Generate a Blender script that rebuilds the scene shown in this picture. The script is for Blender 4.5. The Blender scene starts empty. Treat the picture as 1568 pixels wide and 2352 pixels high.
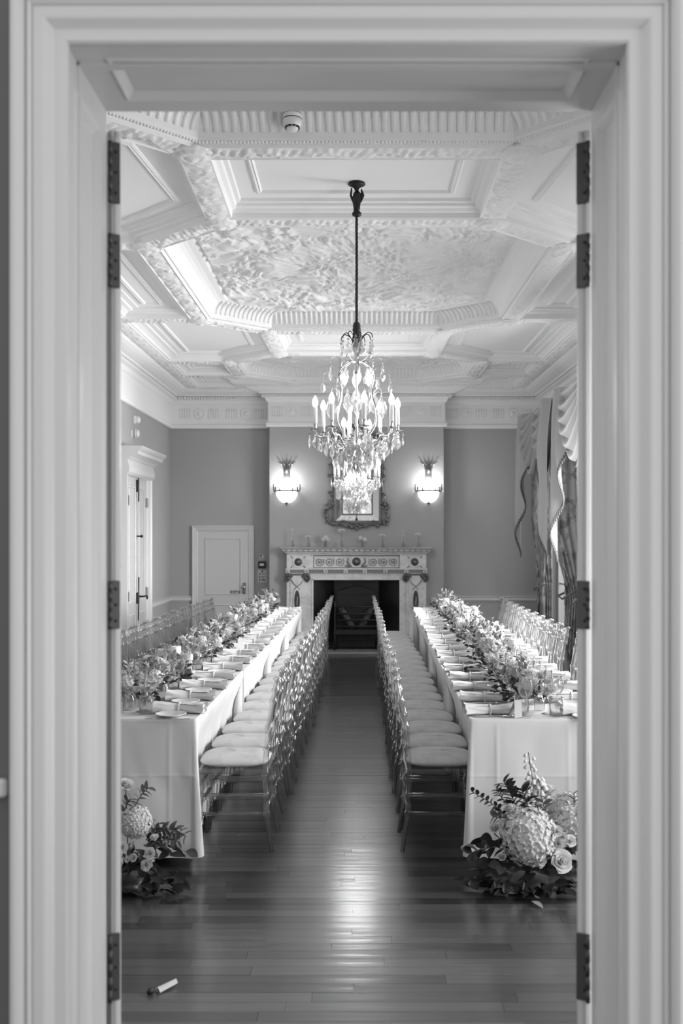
import bpy, math, random
from math import pi, sin, cos, tan, atan2, sqrt, radians as R
from mathutils import Vector, Matrix, noise
from mathutils.geometry import tessellate_polygon
random.seed(7)
SC = bpy.context.scene
COL = SC.collection
F = 2300.0                       # focal length in pixels of the 1568 wide frame

# ---------------------------------------------------------------- camera
cam_d = bpy.data.cameras.new('camera'); cam = bpy.data.objects.new('camera', cam_d); COL.objects.link(cam)
cam.location = (0, 0, 1.7); cam.rotation_euler = (R(90), 0, 0)
cam_d.sensor_fit = 'HORIZONTAL'; cam_d.sensor_width = 24.0; cam_d.lens = F / 1568 * 24
cam_d.shift_x = -33 / 1568; cam_d.shift_y = 50 / 1568
cam_d.dof.use_dof = True; cam_d.dof.focus_distance = 6.6; cam_d.dof.aperture_fstop = 2.8
cam_d.clip_start = 0.05
SC.camera = cam

# ---------------------------------------------------------------- view, world, daylight
SC.view_settings.view_transform = 'Standard'; SC.view_settings.look = 'None'
SC.view_settings.exposure = 0.2; SC.view_settings.gamma = 1.0; SC.view_settings.use_curve_mapping = False
world = bpy.data.worlds.new('world'); SC.world = world; world.use_nodes = True
world.node_tree.nodes['Background'].inputs[0].default_value = (1, 1, 1, 1)
world.node_tree.nodes['Background'].inputs[1].default_value = 0.7
SC.cycles.max_bounces = 7; SC.cycles.diffuse_bounces = 4; SC.cycles.glossy_bounces = 4
SC.cycles.transmission_bounces = 4; SC.cycles.transparent_max_bounces = 24
SC.cycles.sample_clamp_indirect = 4.0; SC.cycles.sample_clamp_direct = 0.0
SC.cycles.caustics_reflective = False; SC.cycles.caustics_refractive = False
SC.cycles.use_denoising = True

def area(name, loc, rot, sx, sy, power):
    l = bpy.data.lights.new(name, 'AREA'); l.shape = 'RECTANGLE'; l.size = sx; l.size_y = sy; l.energy = power
    o = bpy.data.objects.new(name, l); o.location = loc; o.rotation_euler = rot; COL.objects.link(o); return o
def point(name, loc, power, r):
    l = bpy.data.lights.new(name, 'POINT'); l.energy = power; l.shadow_soft_size = r
    o = bpy.data.objects.new(name, l); o.location = loc; COL.objects.link(o); return o

WIN = [(12.2, 14.2), (9.2, 11.15), (5.9, 7.9), (2.75, 4.6)]      # window openings along the right wall
WZ0, WZ1 = 0.35, 3.12
POW = [36, 600, 440, 185]
for (a, b), p in zip(WIN, POW):                       # daylight standing outside each window
    wl = area('daylight', (3.32, (a + b) / 2, 2.25 if a > 3 else 1.9), (0, R(69 if a > 3 else 88), 0), 2.9, b - a + .3, p); wl.data.spread = R(140 if a > 3 else 180)
area('hall_side_light', (3.1, .6, .85), (R(92), 0, R(64)), 1.8, 1.7, 38)   # unseen light added on the hall's right, angled across the door frame

# ---------------------------------------------------------------- materials
def mat(name, col, rough=.6, metal=0, spec=.5, coat=0, coat_r=.1):
    m = bpy.data.materials.new(name); m.use_nodes = True
    p = m.node_tree.nodes['Principled BSDF']
    if not isinstance(col, tuple): col = (col, col, col)
    p.inputs['Base Color'].default_value = (*col, 1); p.inputs['Roughness'].default_value = rough
    p.inputs['Metallic'].default_value = metal; p.inputs['Specular IOR Level'].default_value = spec
    p.inputs['Coat Weight'].default_value = coat; p.inputs['Coat Roughness'].default_value = coat_r
    return m
def nd(m, t): return m.node_tree.nodes.new(t)
def lk(m, a, b): m.node_tree.links.new(a, b)
def noise_col(m, c0, c1, scale=(3, 3, 3), detail=3, lo=.35, hi=.65, rough=.5, coord='Object', dist=0):
    tc = nd(m, 'ShaderNodeTexCoord'); mp = nd(m, 'ShaderNodeMapping'); mp.inputs['Scale'].default_value = scale
    n = nd(m, 'ShaderNodeTexNoise'); n.inputs['Scale'].default_value = 1; n.inputs['Detail'].default_value = detail
    n.inputs['Roughness'].default_value = rough; n.inputs['Distortion'].default_value = dist
    r = nd(m, 'ShaderNodeValToRGB'); e = r.color_ramp.elements
    e[0].position = lo; e[0].color = (c0, c0, c0, 1); e[1].position = hi; e[1].color = (c1, c1, c1, 1)
    lk(m, tc.outputs[coord], mp.inputs[0]); lk(m, mp.outputs[0], n.inputs['Vector']); lk(m, n.outputs['Fac'], r.inputs[0])
    lk(m, r.outputs[0], m.node_tree.nodes['Principled BSDF'].inputs['Base Color'])
    return n, r
def bump(m, scale=(40, 40, 40), strength=.2, dist=.002, detail=3, coord='Object'):
    tc = nd(m, 'ShaderNodeTexCoord'); mp = nd(m, 'ShaderNodeMapping'); mp.inputs['Scale'].default_value = scale
    n = nd(m, 'ShaderNodeTexNoise'); n.inputs['Scale'].default_value = 1; n.inputs['Detail'].default_value = detail
    b = nd(m, 'ShaderNodeBump'); b.inputs['Strength'].default_value = strength; b.inputs['Distance'].default_value = dist
    lk(m, tc.outputs[coord], mp.inputs[0]); lk(m, mp.outputs[0], n.inputs['Vector']); lk(m, n.outputs['Fac'], b.inputs['Height'])
    lk(m, b.outputs[0], m.node_tree.nodes['Principled BSDF'].inputs['Normal'])
def clear(name, tint=.92, rough=.03, blend=.35, body=0.0, body_col=.9, gl=1.0, thick=False):
    """thin clear glass or acrylic: see-through, with a sheen that grows towards the grazing edges"""
    m = bpy.data.materials.new(name); m.use_nodes = True; nt = m.node_tree; nt.nodes.remove(nt.nodes['Principled BSDF'])
    out = nt.nodes['Material Output']; t = nd(m, 'ShaderNodeBsdfTransparent'); t.inputs[0].default_value = (tint, tint, tint, 1)
    g = nd(m, 'ShaderNodeBsdfGlossy'); g.inputs['Roughness'].default_value = rough; g.inputs[0].default_value = (gl, gl, gl, 1)
    w = nd(m, 'ShaderNodeLayerWeight'); w.inputs[0].default_value = blend
    ge = nd(m, 'ShaderNodeNewGeometry'); iv = nd(m, 'ShaderNodeMath'); iv.operation = 'SUBTRACT'; iv.inputs[0].default_value = 1; (None if thick else lk(m, ge.outputs['Backfacing'], iv.inputs[1])); iv.inputs[1].default_value = 0
    ml = nd(m, 'ShaderNodeMath'); ml.operation = 'MULTIPLY'; lk(m, w.outputs['Fresnel'], ml.inputs[0]); lk(m, iv.outputs[0], ml.inputs[1])
    mx = nd(m, 'ShaderNodeMixShader'); lk(m, ml.outputs[0], mx.inputs[0]); lk(m, t.outputs[0], mx.inputs[1]); lk(m, g.outputs[0], mx.inputs[2])
    last = mx
    if body:
        d = nd(m, 'ShaderNodeBsdfDiffuse'); d.inputs[0].default_value = (body_col,) * 3 + (1,)
        tl = nd(m, 'ShaderNodeBsdfTranslucent'); tl.inputs[0].default_value = (body_col,) * 3 + (1,)
        a = nd(m, 'ShaderNodeMixShader'); lk(m, d.outputs[0], a.inputs[1]); lk(m, tl.outputs[0], a.inputs[2])
        b2 = nd(m, 'ShaderNodeMixShader'); b2.inputs[0].default_value = body
        lk(m, mx.outputs[0], b2.inputs[1]); lk(m, a.outputs[0], b2.inputs[2]); last = b2
    lk(m, last.outputs[0], out.inputs[0]); return m
def glow(name, strength):
    m = bpy.data.materials.new(name); m.use_nodes = True; p = m.node_tree.nodes['Principled BSDF']
    p.inputs['Base Color'].default_value = (.8, .8, .8, 1); p.inputs['Emission Color'].default_value = (1, 1, 1, 1)
    p.inputs['Emission Strength'].default_value = strength; return m
def leafy(name, col, trans=.25, rough=.5):
    m = bpy.data.materials.new(name); m.use_nodes = True; p = m.node_tree.nodes['Principled BSDF']
    p.inputs['Base Color'].default_value = (col, col, col, 1); p.inputs['Roughness'].default_value = rough
    t = nd(m, 'ShaderNodeBsdfTranslucent'); t.inputs[0].default_value = (col, col, col, 1)
    x = nd(m, 'ShaderNodeMixShader'); x.inputs[0].default_value = trans
    lk(m, p.outputs[0], x.inputs[1]); lk(m, t.outputs[0], x.inputs[2]); lk(m, x.outputs[0], m.node_tree.nodes['Material Output'].inputs[0])
    return m

m_trim = mat('white_gloss_paint', .66, .32); bump(m_trim, (6, 6, 2), .12, .003)
m_ceil = mat('ceiling_plaster', .86, .8)
m_wall = mat('grey_wall_paint', .42, .7); noise_col(m_wall, .385, .415, (.9, .9, .5), 4); bump(m_wall, (60, 60, 60), .06, .001)
m_hall = mat('hall_wall_paint', .15, .8)
m_door = mat('door_paint', .62, .4); bump(m_door, (8, 8, 3), .1, .002)
m_olddoor = mat('painted_panel_door', .66, .45); noise_col(m_olddoor, .38, .56, (26, 26, 16), 5, .30, .42, .6)
m_marble = mat('white_marble', .72, .3); noise_col(m_marble, .58, .76, (5, 5, 7), 6, .35, .55, .65, dist=1.2)
m_inlay = mat('dark_inlay', .07, .3); m_inlay2 = mat('grey_inlay', .25, .4)
m_soot = mat('sooty_iron', .012, .6); m_iron = mat('cast_iron', .03, .45, .6)
m_hearthback = mat('firebox_lining', .018, .32); noise_col(m_hearthback, .01, .035, (2, 2, 1.2), 3)
m_bronze = mat('dark_bronze', .035, .42, .85); m_hinge = mat('dull_brass_hinge', .09, .45, .6)
m_pearl = mat('pearl_bead', .75, .15)
m_silver = mat('silver_metal', .62, .22, 1.0); m_brass = mat('aged_gilt_metal', .32, .3, 1.0)
m_chrome = mat('polished_steel', .7, .12, 1.0)
m_gilt = mat('carved_gilt_frame', .17, .45, .5)
m_mirror = mat('mirror_glass', .88, .02, 1.0)
m_black = mat('black_plastic', .02, .4); m_white = mat('white_plastic', .75, .4); m_mid = mat('grey_plastic', .2, .5)
m_print = mat('printed_grey', .06, .6); m_card = mat('white_card', .66, .6)
m_cloth = mat('white_table_linen', .68, .85, spec=.2); bump(m_cloth, (3, 3, 2), .25, .012, 4)
m_napkin = mat('white_napkin_linen', .72, .85, spec=.2); bump(m_napkin, (60, 60, 60), .25, .002)
m_seat = mat('cream_velvet_pad', .44, .8, spec=.2); noise_col(m_seat, .53, .60, (9, 9, 9), 3, .38, .5); bump(m_seat, (14, 14, 14), .15, .004)
m_china = mat('white_china', .8, .12); m_wax = mat('white_wax', .86, .4)
m_wax.node_tree.nodes['Principled BSDF'].inputs['Subsurface Weight'].default_value = 0
m_petal = leafy('white_petal', .78, .25, .6); m_petal2 = leafy('blush_petal', .62, .25, .6); m_hyd = leafy('cream_petal', .74, .2, .7)
m_leaf = leafy('dark_leaf', .035, .12, .35); m_leaf2 = leafy('mid_green_leaf', .14, .2, .45); m_leaf3 = leafy('pale_leaf', .42, .25, .6)
m_stem = mat('stem', .08, .6)
m_acrylic = clear('clear_acrylic', .88, .14, .15, .09, .75, .62, True)
m_acrylic2 = clear('clear_acrylic_frame', .80, .12, .35, .16, .6, .8)
m_glass = clear('clear_glass', .93, .05, .13, .05, .95, 1.0, True)
m_crystal = clear('cut_crystal', .78, .12, .45, .20, .95, 1.0, True)
m_pane = clear('window_glass', .95, .01, .1)
m_candle = mat('candle_sleeve', .85, .5); m_bulb = glow('lit_bulb', 9); m_bowl = glow('lit_glass_bowl', 2.6)
m_rope = mat('silk_rope', .03, .8)
m_smoke = mat('detector_plastic', .78, .35)
m_curtain = leafy('damask_curtain', .3, .10, .75)
def _dam():
    m = m_curtain; p = m.node_tree.nodes['Principled BSDF']
    tc = nd(m, 'ShaderNodeTexCoord'); mp = nd(m, 'ShaderNodeMapping'); mp.inputs['Scale'].default_value = (5, 5, 4)
    n = nd(m, 'ShaderNodeTexNoise'); n.inputs['Scale'].default_value = 1; n.inputs['Detail'].default_value = 4; n.inputs['Distortion'].default_value = 1.5
    r = nd(m, 'ShaderNodeValToRGB'); e = r.color_ramp.elements; e[0].position = .47; e[0].color = (.42,) * 3 + (1,); e[1].position = .56; e[1].color = (.2,) * 3 + (1,)
    lk(m, tc.outputs['Object'], mp.inputs[0]); lk(m, mp.outputs[0], n.inputs['Vector']); lk(m, n.outputs['Fac'], r.inputs[0]); lk(m, r.outputs[0], p.inputs['Base Color'])
_dam()
m_swag = leafy('plain_swag_cloth', .42, .08, .75); m_lining = leafy('curtain_lining', .07, .05, .8)
m_fringe = mat('bullion_fringe', .16, .8)
# floor boards: every board its own tone, streaked grain along its length, waxed
m_floor = mat('oak_board', .1, .3, coat=.6, coat_r=.17)
def _floor(m, island):
    p = m.node_tree.nodes['Principled BSDF']
    tc = nd(m, 'ShaderNodeTexCoord'); mp = nd(m, 'ShaderNodeMapping'); mp.inputs['Scale'].default_value = (1.6, 55, 8)
    n = nd(m, 'ShaderNodeTexNoise'); n.inputs['Scale'].default_value = 1; n.inputs['Detail'].default_value = 4
    if island: g = nd(m, 'ShaderNodeNewGeometry'); rnd = g.outputs['Random Per Island']
    else: g = nd(m, 'ShaderNodeObjectInfo'); rnd = g.outputs['Random']
    vadd = nd(m, 'ShaderNodeVectorMath'); vadd.operation = 'ADD'; cb = nd(m, 'ShaderNodeCombineXYZ')
    mul = nd(m, 'ShaderNodeMath'); mul.operation = 'MULTIPLY'; mul.inputs[1].default_value = 40; lk(m, rnd, mul.inputs[0])
    lk(m, mul.outputs[0], cb.inputs[0]); lk(m, tc.outputs['Object'], vadd.inputs[0]); lk(m, cb.outputs[0], vadd.inputs[1])
    lk(m, vadd.outputs[0], mp.inputs[0]); lk(m, mp.outputs[0], n.inputs['Vector'])
    a = nd(m, 'ShaderNodeMapRange'); a.inputs['To Min'].default_value = .75; a.inputs['To Max'].default_value = 1.22; lk(m, n.outputs['Fac'], a.inputs[0])
    b = nd(m, 'ShaderNodeMapRange'); b.inputs['To Min'].default_value = .028; b.inputs['To Max'].default_value = .082; lk(m, rnd, b.inputs[0])
    c = nd(m, 'ShaderNodeMath'); c.operation = 'MULTIPLY'; lk(m, a.outputs[0], c.inputs[0]); lk(m, b.outputs[0], c.inputs[1])
    lk(m, c.outputs[0], p.inputs['Base Color'])
    n2 = nd(m, 'ShaderNodeTexNoise'); n2.inputs['Scale'].default_value = 1; n2.inputs['Detail'].default_value = 2
    mp2 = nd(m, 'ShaderNodeMapping'); mp2.inputs['Scale'].default_value = (.8, 16, 1); lk(m, tc.outputs['Object'], mp2.inputs[0]); lk(m, mp2.outputs[0], n2.inputs['Vector'])
    bp = nd(m, 'ShaderNodeBump'); bp.inputs['Strength'].default_value = .35; bp.inputs['Distance'].default_value = .0048
    lk(m, n2.outputs['Fac'], bp.inputs['Height']); lk(m, bp.outputs[0], p.inputs['Normal']); lk(m, bp.outputs[0], p.inputs['Coat Normal'])
_floor(m_floor, False)
m_floor2 = mat('oak_board_field', .1, .3, coat=.6, coat_r=.17); _floor(m_floor2, True)

# ---------------------------------------------------------------- mesh builder
class B:
    def __init__(s): s.v = []; s.f = []; s.sm = []
    def add(s, vs, fs, smooth=False):
        o = len(s.v); s.v += [tuple(v) for v in vs]; s.f += [tuple(i + o for i in f) for f in fs]; s.sm += [smooth] * len(fs); return s
    def box(s, x0, x1, y0, y1, z0, z1, b=0):
        if b <= 0:
            vs = [(x, y, z) for x in (x0, x1) for y in (y0, y1) for z in (z0, z1)]
            return s.add(vs, [(0, 1, 3, 2), (4, 6, 7, 5), (0, 4, 5, 1), (2, 3, 7, 6), (0, 2, 6, 4), (1, 5, 7, 3)])
        b = min(b, (x1 - x0) * .49, (y1 - y0) * .49, (z1 - z0) * .49)
        xs = [x0, x0 + b, x1 - b, x1]; ys = [y0, y0 + b, y1 - b, y1]
        ring = [(1, 0), (2, 0), (3, 1), (3, 2), (2, 3), (1, 3), (0, 2), (0, 1)]
        inn = [(1, 1), (2, 1), (2, 1), (2, 2), (2, 2), (1, 2), (1, 2), (1, 1)]
        vs = []
        for z, ii in ((z0, inn), (z0 + b, ring), (z1 - b, ring), (z1, inn)): vs += [(xs[i], ys[j], z) for i, j in ii]
        fs = [tuple(range(7, -1, -1)), tuple(range(24, 32))]
        for k in range(3):
            for i in range(8): fs.append((k * 8 + i, k * 8 + (i + 1) % 8, k * 8 + 8 + (i + 1) % 8, k * 8 + 8 + i))
        return s.add(vs, fs)
    def obox(s, M, sx, sy, sz, b=0):
        t = B().box(-sx / 2, sx / 2, -sy / 2, sy / 2, -sz / 2, sz / 2, b); return s.join(t, M)
    def join(s, t, M=None):
        o = len(s.v); s.v += [tuple(M @ Vector(v)) for v in t.v] if M is not None else t.v
        s.f += [tuple(i + o for i in f) for f in t.f]; s.sm += t.sm; return s
    def lathe(s, prof, n=16, M=None, smooth=True, a0=0, a1=2 * pi, lobes=None):
        full = abs(a1 - a0 - 2 * pi) < 1e-6; cols = n if full else n + 1; vs = []; fs = []
        for r, z in prof:
            for i in range(cols):
                a = a0 + (a1 - a0) * i / n; q = r * (1 + (lobes[1] * cos(lobes[0] * a) if lobes else 0)); vs.append((q * cos(a), q * sin(a), z))
        for k in range(len(prof) - 1):
            for i in range(n):
                j = (i + 1) % cols; fs.append((k * cols + i, k * cols + j, (k + 1) * cols + j, (k + 1) * cols + i))
        if M is not None: vs = [M @ Vector(v) for v in vs]
        return s.add(vs, fs, smooth)
    def tube(s, pts, r, n=8, caps=True, smooth=True, flat=1.0):
        pts = [Vector(p) for p in pts]; m = len(pts)
        rs = r if isinstance(r, (list, tuple)) else [r] * m
        vs = []; fs = []; up = None
        for i, p in enumerate(pts):
            d = (pts[min(i + 1, m - 1)] - pts[max(i - 1, 0)]); d = d.normalized() if d.length > 1e-9 else Vector((0, 0, 1))
            if up is None: up = Vector((0, 0, 1)) if abs(d.z) < .9 else Vector((1, 0, 0))
            side = d.cross(up)
            if side.length < 1e-6: side = Vector((1, 0, 0))
            side.normalize(); up = side.cross(d).normalized()
            for k in range(n):
                a = 2 * pi * k / n; vs.append(p + side * cos(a) * rs[i] + up * sin(a) * rs[i] * flat)
        for i in range(m - 1):
            for k in range(n): fs.append((i * n + k, i * n + (k + 1) % n, (i + 1) * n + (k + 1) % n, (i + 1) * n + k))
        if caps: fs += [tuple(range(n - 1, -1, -1)), tuple(range((m - 1) * n, m * n))]
        return s.add(vs, fs, smooth)
    def ctube(s, pts, r, n=8, sub=5, **kw):
        P_ = [Vector(p) for p in pts]; m = len(P_); R_ = r if isinstance(r, (list, tuple)) else [r] * m; o = []; q = []
        for i in range(m - 1):
            p0, p1, p2, p3 = P_[max(i - 1, 0)], P_[i], P_[i + 1], P_[min(i + 2, m - 1)]
            for k in range(sub):
                t = k / sub; o.append(.5 * ((2 * p1) + (p2 - p0) * t + (2 * p0 - 5 * p1 + 4 * p2 - p3) * t * t + (3 * p1 - p0 - 3 * p2 + p3) * t ** 3)); q.append(R_[i] + (R_[i + 1] - R_[i]) * t)
        o.append(P_[-1]); q.append(R_[-1]); return s.tube(o, q, n, **kw)
    def sweep(s, prof, path, closed=False, smooth=False, caps=True):
        """prof: (offset to the left of the path, z); path: (x, y) points, mitred"""
        m = len(path); P = [Vector((p[0], p[1])) for p in path]; vs = []; fs = []; k = len(prof)
        for i in range(m):
            a = P[i] - P[i - 1] if (closed or i > 0) else P[1] - P[0]
            b = P[(i + 1) % m] - P[i] if (closed or i < m - 1) else P[-1] - P[-2]
            a = a.normalized(); b = b.normalized(); na = Vector((-a.y, a.x)); nb = Vector((-b.y, b.x)); nm = na + nb
            nm = nm / max(.15, nm.dot(nm) / 2) if nm.length > 1e-6 else na
            for o, z in prof: q = P[i] + nm * o; vs.append((q.x, q.y, z))
        for i in range(m if closed else m - 1):
            j = (i + 1) % m
            for t in range(k - 1): fs.append((i * k + t, i * k + t + 1, j * k + t + 1, j * k + t))
        if not closed and caps: fs += [tuple(range(k)), tuple((m - 1) * k + t for t in range(k - 1, -1, -1))]
        return s.add(vs, fs, smooth)
    def grid(s, fn, nu, nv, closed=False, smooth=True, keep=None):
        cu = nu if closed else nu + 1; vs = [fn(i / nu, j / nv) for j in range(nv + 1) for i in range(cu)]; fs = []
        for j in range(nv):
            for i in range(nu):
                f = (j * cu + i, j * cu + (i + 1) % cu, (j + 1) * cu + (i + 1) % cu, (j + 1) * cu + i)
                if keep is None or all(keep(vs[q]) for q in f): fs.append(f)
        return s.add(vs, fs, smooth)
    def prism(s, poly, z0, z1, M=None):
        n = len(poly); vs = [(x, y, z0) for x, y in poly] + [(x, y, z1) for x, y in poly]
        if M is not None: vs = [M @ Vector(v) for v in vs]
        return s.add(vs, [tuple(range(n - 1, -1, -1)), tuple(range(n, 2 * n))] + [(i, (i + 1) % n, n + (i + 1) % n, n + i) for i in range(n)])
    def ball(s, c, r, n=8, sz=1.0):
        pr = [(max(1e-5, r * sin(pi * i / (n // 2 + 1))), -r * sz * cos(pi * i / (n // 2 + 1))) for i in range(n // 2 + 2)]
        return s.lathe(pr, n, Matrix.Translation(c))
    def mesh(s, name, m):
        me = bpy.data.meshes.new(name); me.from_pydata(s.v, [], s.f); me.polygons.foreach_set('use_smooth', s.sm)
        if isinstance(m, (list, tuple)):
            for q in m: me.materials.append(q)
        else: me.materials.append(m)
        me.update(); return me
    def build(s, name, m, parent=None, loc=None, rot=None):
        return place(s.mesh(name, m), name, parent, loc, rot)
def place(me, name, parent=None, loc=None, rot=None, scale=None):
    o = bpy.data.objects.new(name, me); COL.objects.link(o)
    if parent is not None: o.parent = parent
    if loc is not None: o.location = loc
    if rot is not None: o.rotation_euler = rot
    if scale is not None: o.scale = (scale,) * 3 if not isinstance(scale, (tuple, list)) else scale
    return o
def tag(o, label=None, cat=None, group=None, kind=None):
    if label: o['label'] = label
    if cat: o['category'] = cat
    if group: o['group'] = group
    if kind: o['kind'] = kind
    return o
def thing(name, label, cat, loc=(0, 0, 0), rz=0, group=None):
    o = bpy.data.objects.new(name, None); COL.objects.link(o); o.location = loc; o.rotation_euler = (0, 0, rz); o.empty_display_size = .1
    return tag(o, label, cat, group)
def dup(o, parent=None):
    c = o.copy(); COL.objects.link(c); c.parent = parent
    for ch in list(o.children): dup(ch, c)
    return c
def T(x, y, z): return Matrix.Translation((x, y, z))
def RX(a): return Matrix.Rotation(a, 4, 'X')
def RY(a): return Matrix.Rotation(a, 4, 'Y')
def RZ(a): return Matrix.Rotation(a, 4, 'Z')
ORD = ['first', 'second', 'third', 'fourth', 'fifth', 'sixth', 'seventh', 'eighth', 'ninth', 'tenth', 'eleventh', 'twelfth', 'thirteenth',
       'fourteenth', 'fifteenth', 'sixteenth', 'seventeenth', 'eighteenth', 'nineteenth', 'twentieth']
# ================================================================ THE ROOM
XL, XR, YN, YB, YBR = -2.75, 2.75, 2.58, 14.8, 14.5
BX0, BX1 = -1.25, 1.27                         # chimney breast
OX0, OX1, OZ, YF = -.643, .607, 2.788, 2.25    # doorway opening the camera looks through
HS, HC, HP = 3.80, 3.90, 3.99                  # beam soffit, flat ceiling, raised octagon panels
ZC = 3.25                                      # bottom of the cornice

# --- floor: sub-floor slab, the 300 nearest boards one by one, the rest joined
fl = B().box(-3.2, 3.2, -2.5, 15.3, -.12, -.013).build('floor', m_floor2); tag(fl, kind='structure')
boards = []
y = 2.6; w = .074; k = 0
while y < YB:
    x = XL - random.random() * 1.2
    while x < XR:
        L = random.choice((.55, .8, 1.1, 1.4, 1.7)) * random.uniform(.85, 1.1)
        a, b_ = max(x, XL), min(x + L, XR)
        if b_ - a > .02:
            vis = (a < .24 * y + .05 and b_ > -.24 * y - .05 and y > 3.3)
            hid = (y > 5.2 and (a > .75 or b_ < -.75)) 
            boards.append((0 if vis and not hid else 1, y, a, b_))
        x += L
    y += w
boards.sort(); nvis = 0; rest = B()
for v, yy, a, b_ in boards:
    g = .0007; dz = random.uniform(-.0004, .0004)
    if v == 0 and nvis < 300:
        nvis += 1
        me = B().box(-(b_ - a) / 2 + g, (b_ - a) / 2 - g, -w / 2 + g, w / 2 - g, -.012, 0).mesh('floor_board', m_floor)
        place(me, 'floor_board', fl, ((a + b_) / 2, yy + w / 2, dz - .0004), (random.uniform(-.006, .006), 0, 0))
    else: rest.box(a + g, b_ - g, yy + g, yy + w - g, -.012, dz)
tag(rest.build('floor_boards_far', m_floor2, fl), kind='stuff')

# --- walls
def wall(name, b, m=None): o = b.build(name, m or m_wall); tag(o, kind='structure'); return o
wall('wall_left', B().box(XL - .2, XL, YN, 15.1, 0, 4.1))
wb = B().box(XL - .2, XR + .2, YB, YB + .25, 0, 4.1)
fx0, fx1, fz1 = -.62, .64, 1.05     # firebox opening in the breast
wb.box(BX0, fx0, YBR, YB, 0, 4.1); wb.box(fx1, BX1, YBR, YB, 0, 4.1); wb.box(fx0, fx1, YBR, YB, fz1, 4.1)
wall('wall_back', wb)
wr = B(); ys = [YN] + [q for a, b_ in reversed(WIN) for q in (a, b_)] + [15.1]
for i in range(0, len(ys), 2): wr.box(XR, XR + .25, ys[i], ys[i + 1], 0, 4.1)
for a, b_ in WIN: wr.box(XR, XR + .25, a, b_, 0, WZ0); wr.box(XR, XR + .25, a, b_, WZ1, 4.1)
wall('wall_right', wr)
wn = B().box(XL - .2, OX0 - .02, YF + .02, YN, 0, 4.1); wn.box(OX1 + .02, XR + .25, YF + .02, YN, 0, 4.1); wn.box(OX0 - .02, OX1 + .02, YF + .02, YN, OZ + .02, 4.1)
wall('wall_front', wn)
wh = B().box(-3.2, OX0 - .10, YF - .03, YF + .02, 0, 4.1); wh.box(OX1 + .10, 3.2, YF - .03, YF + .02, 0, 4.1); wh.box(OX0 - .10, OX1 + .10, YF - .03, YF + .02, OZ + .10, 4.1)
wall('wall_hall', wh, m_hall)
for q_, (a, b_) in enumerate(((-3.2, OX0 - .125), (OX1 + .125, 3.2))): o = B().box(a, b_, YF - .055, YF - .03, 1.12, 1.16, .006).build('trim_%d' % (10 + q_), m_trim); tag(o, kind='structure')

# --- near doorway: architrave, panelled reveal
tr = B()
arch = [(0, 0), (0, -.010), (.004, -.016), (.029, -.016), (.033, -.020), (.044, -.033), (.049, -.035), (.070, -.035), (.072, -.031), (.075, -.038), (.080, -.042), (.084, -.038),
        (.086, -.034), (.089, -.046), (.095, -.054), (.103, -.058), (.111, -.056), (.117, -.048), (.120, -.03), (.121, 0)]
def frame(b, prof, x0, x1, z1, y0, z0=0.0, side=1):
    """sweep an architrave profile (outward offset, y) round an opening"""
    cs = [(x0, z0, -1, 0), (x0, z1, -1, 1), (x1, z1, 1, 1), (x1, z0, 1, 0)]; k = len(prof); vs = []
    for x, z, sx, sz in cs:
        for o, d in prof: vs.append((x + sx * o, y0 + d * side, z + sz * o))
    fs = [(i * k + t, i * k + t + 1, (i + 1) * k + t + 1, (i + 1) * k + t) for i in range(3) for t in range(k - 1)]
    return b.add(vs, fs)
frame(tr, arch, OX0 + .009, OX1 - .009, OZ - .006, YF - .03)
o = tr.build('trim_1', m_trim); tag(o, kind='structure')
jm = B()      # reveal lining with sunk panels
def reveal_panel(b, M, L, Wd):
    """a flat face in local xy (L along x, Wd along y), with a sunk panel; front is +z"""
    e = .07; d = .012; c = .012
    rs = [(0, 0, L, Wd, 0), (e, e, L - e, Wd - e, 0), (e + c * .4, e + c * .4, L - e - c * .4, Wd - e - c * .4, .006), (e + c, e + c, L - e - c, Wd - e - c, 0), (e + 2 * c, e + 2 * c, L - e - 2 * c, Wd - e - 2 * c, -d)]
    vs = []
    for x0, y0, x1, y1, z in rs: vs += [(x0, y0, z), (x1, y0, z), (x1, y1, z), (x0, y1, z)]
    fs = [(k * 4 + i, k * 4 + (i + 1) % 4, k * 4 + 4 + (i + 1) % 4, k * 4 + 4 + i) for k in range(4) for i in range(4)] + [(16, 17, 18, 19)]
    b.add([M @ Vector(v) for v in vs], fs)
D = YN - YF + .03
basis = lambda ex, ey, ez, o: Matrix(((ex[0], ey[0], ez[0], o[0]), (ex[1], ey[1], ez[1], o[1]), (ex[2], ey[2], ez[2], o[2]), (0, 0, 0, 1)))
reveal_panel(jm, basis((1, 0, 0), (0, 1, 0), (0, 0, -1), (OX0, YF - .03, OZ)), OX1 - OX0, D)
o = jm.build('trim_2', m_trim); tag(o, kind='structure')
jm = B()
for z0, z1 in ((0, OZ),):
    reveal_panel(jm, basis((0, 0, 1), (0, 1, 0), (1, 0, 0), (OX0, YF - .03, z0)), z1 - z0, D)
    reveal_panel(jm, basis((0, 0, 1), (0, 1, 0), (-1, 0, 0), (OX1, YF - .03, z0)), z1 - z0, D)
# bead at the front arris and door stop
for sx, x in ((1, OX0), (-1, OX1)):
    jm.tube([(x, YF - .03, 0), (x, YF - .03, OZ)], .007, 8)
    jm.box(min(x, x + sx * .005), max(x, x + sx * .005), YF + .06, YF + .085, 0, OZ)
jm.box(OX0, OX1, YF + .06, YF + .085, OZ - .007, OZ); jm.tube([(OX0, YF - .03, OZ), (OX1, YF - .03, OZ)], .007, 8)
o = jm.build('trim_3', m_trim); tag(o, kind='structure')

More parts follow.
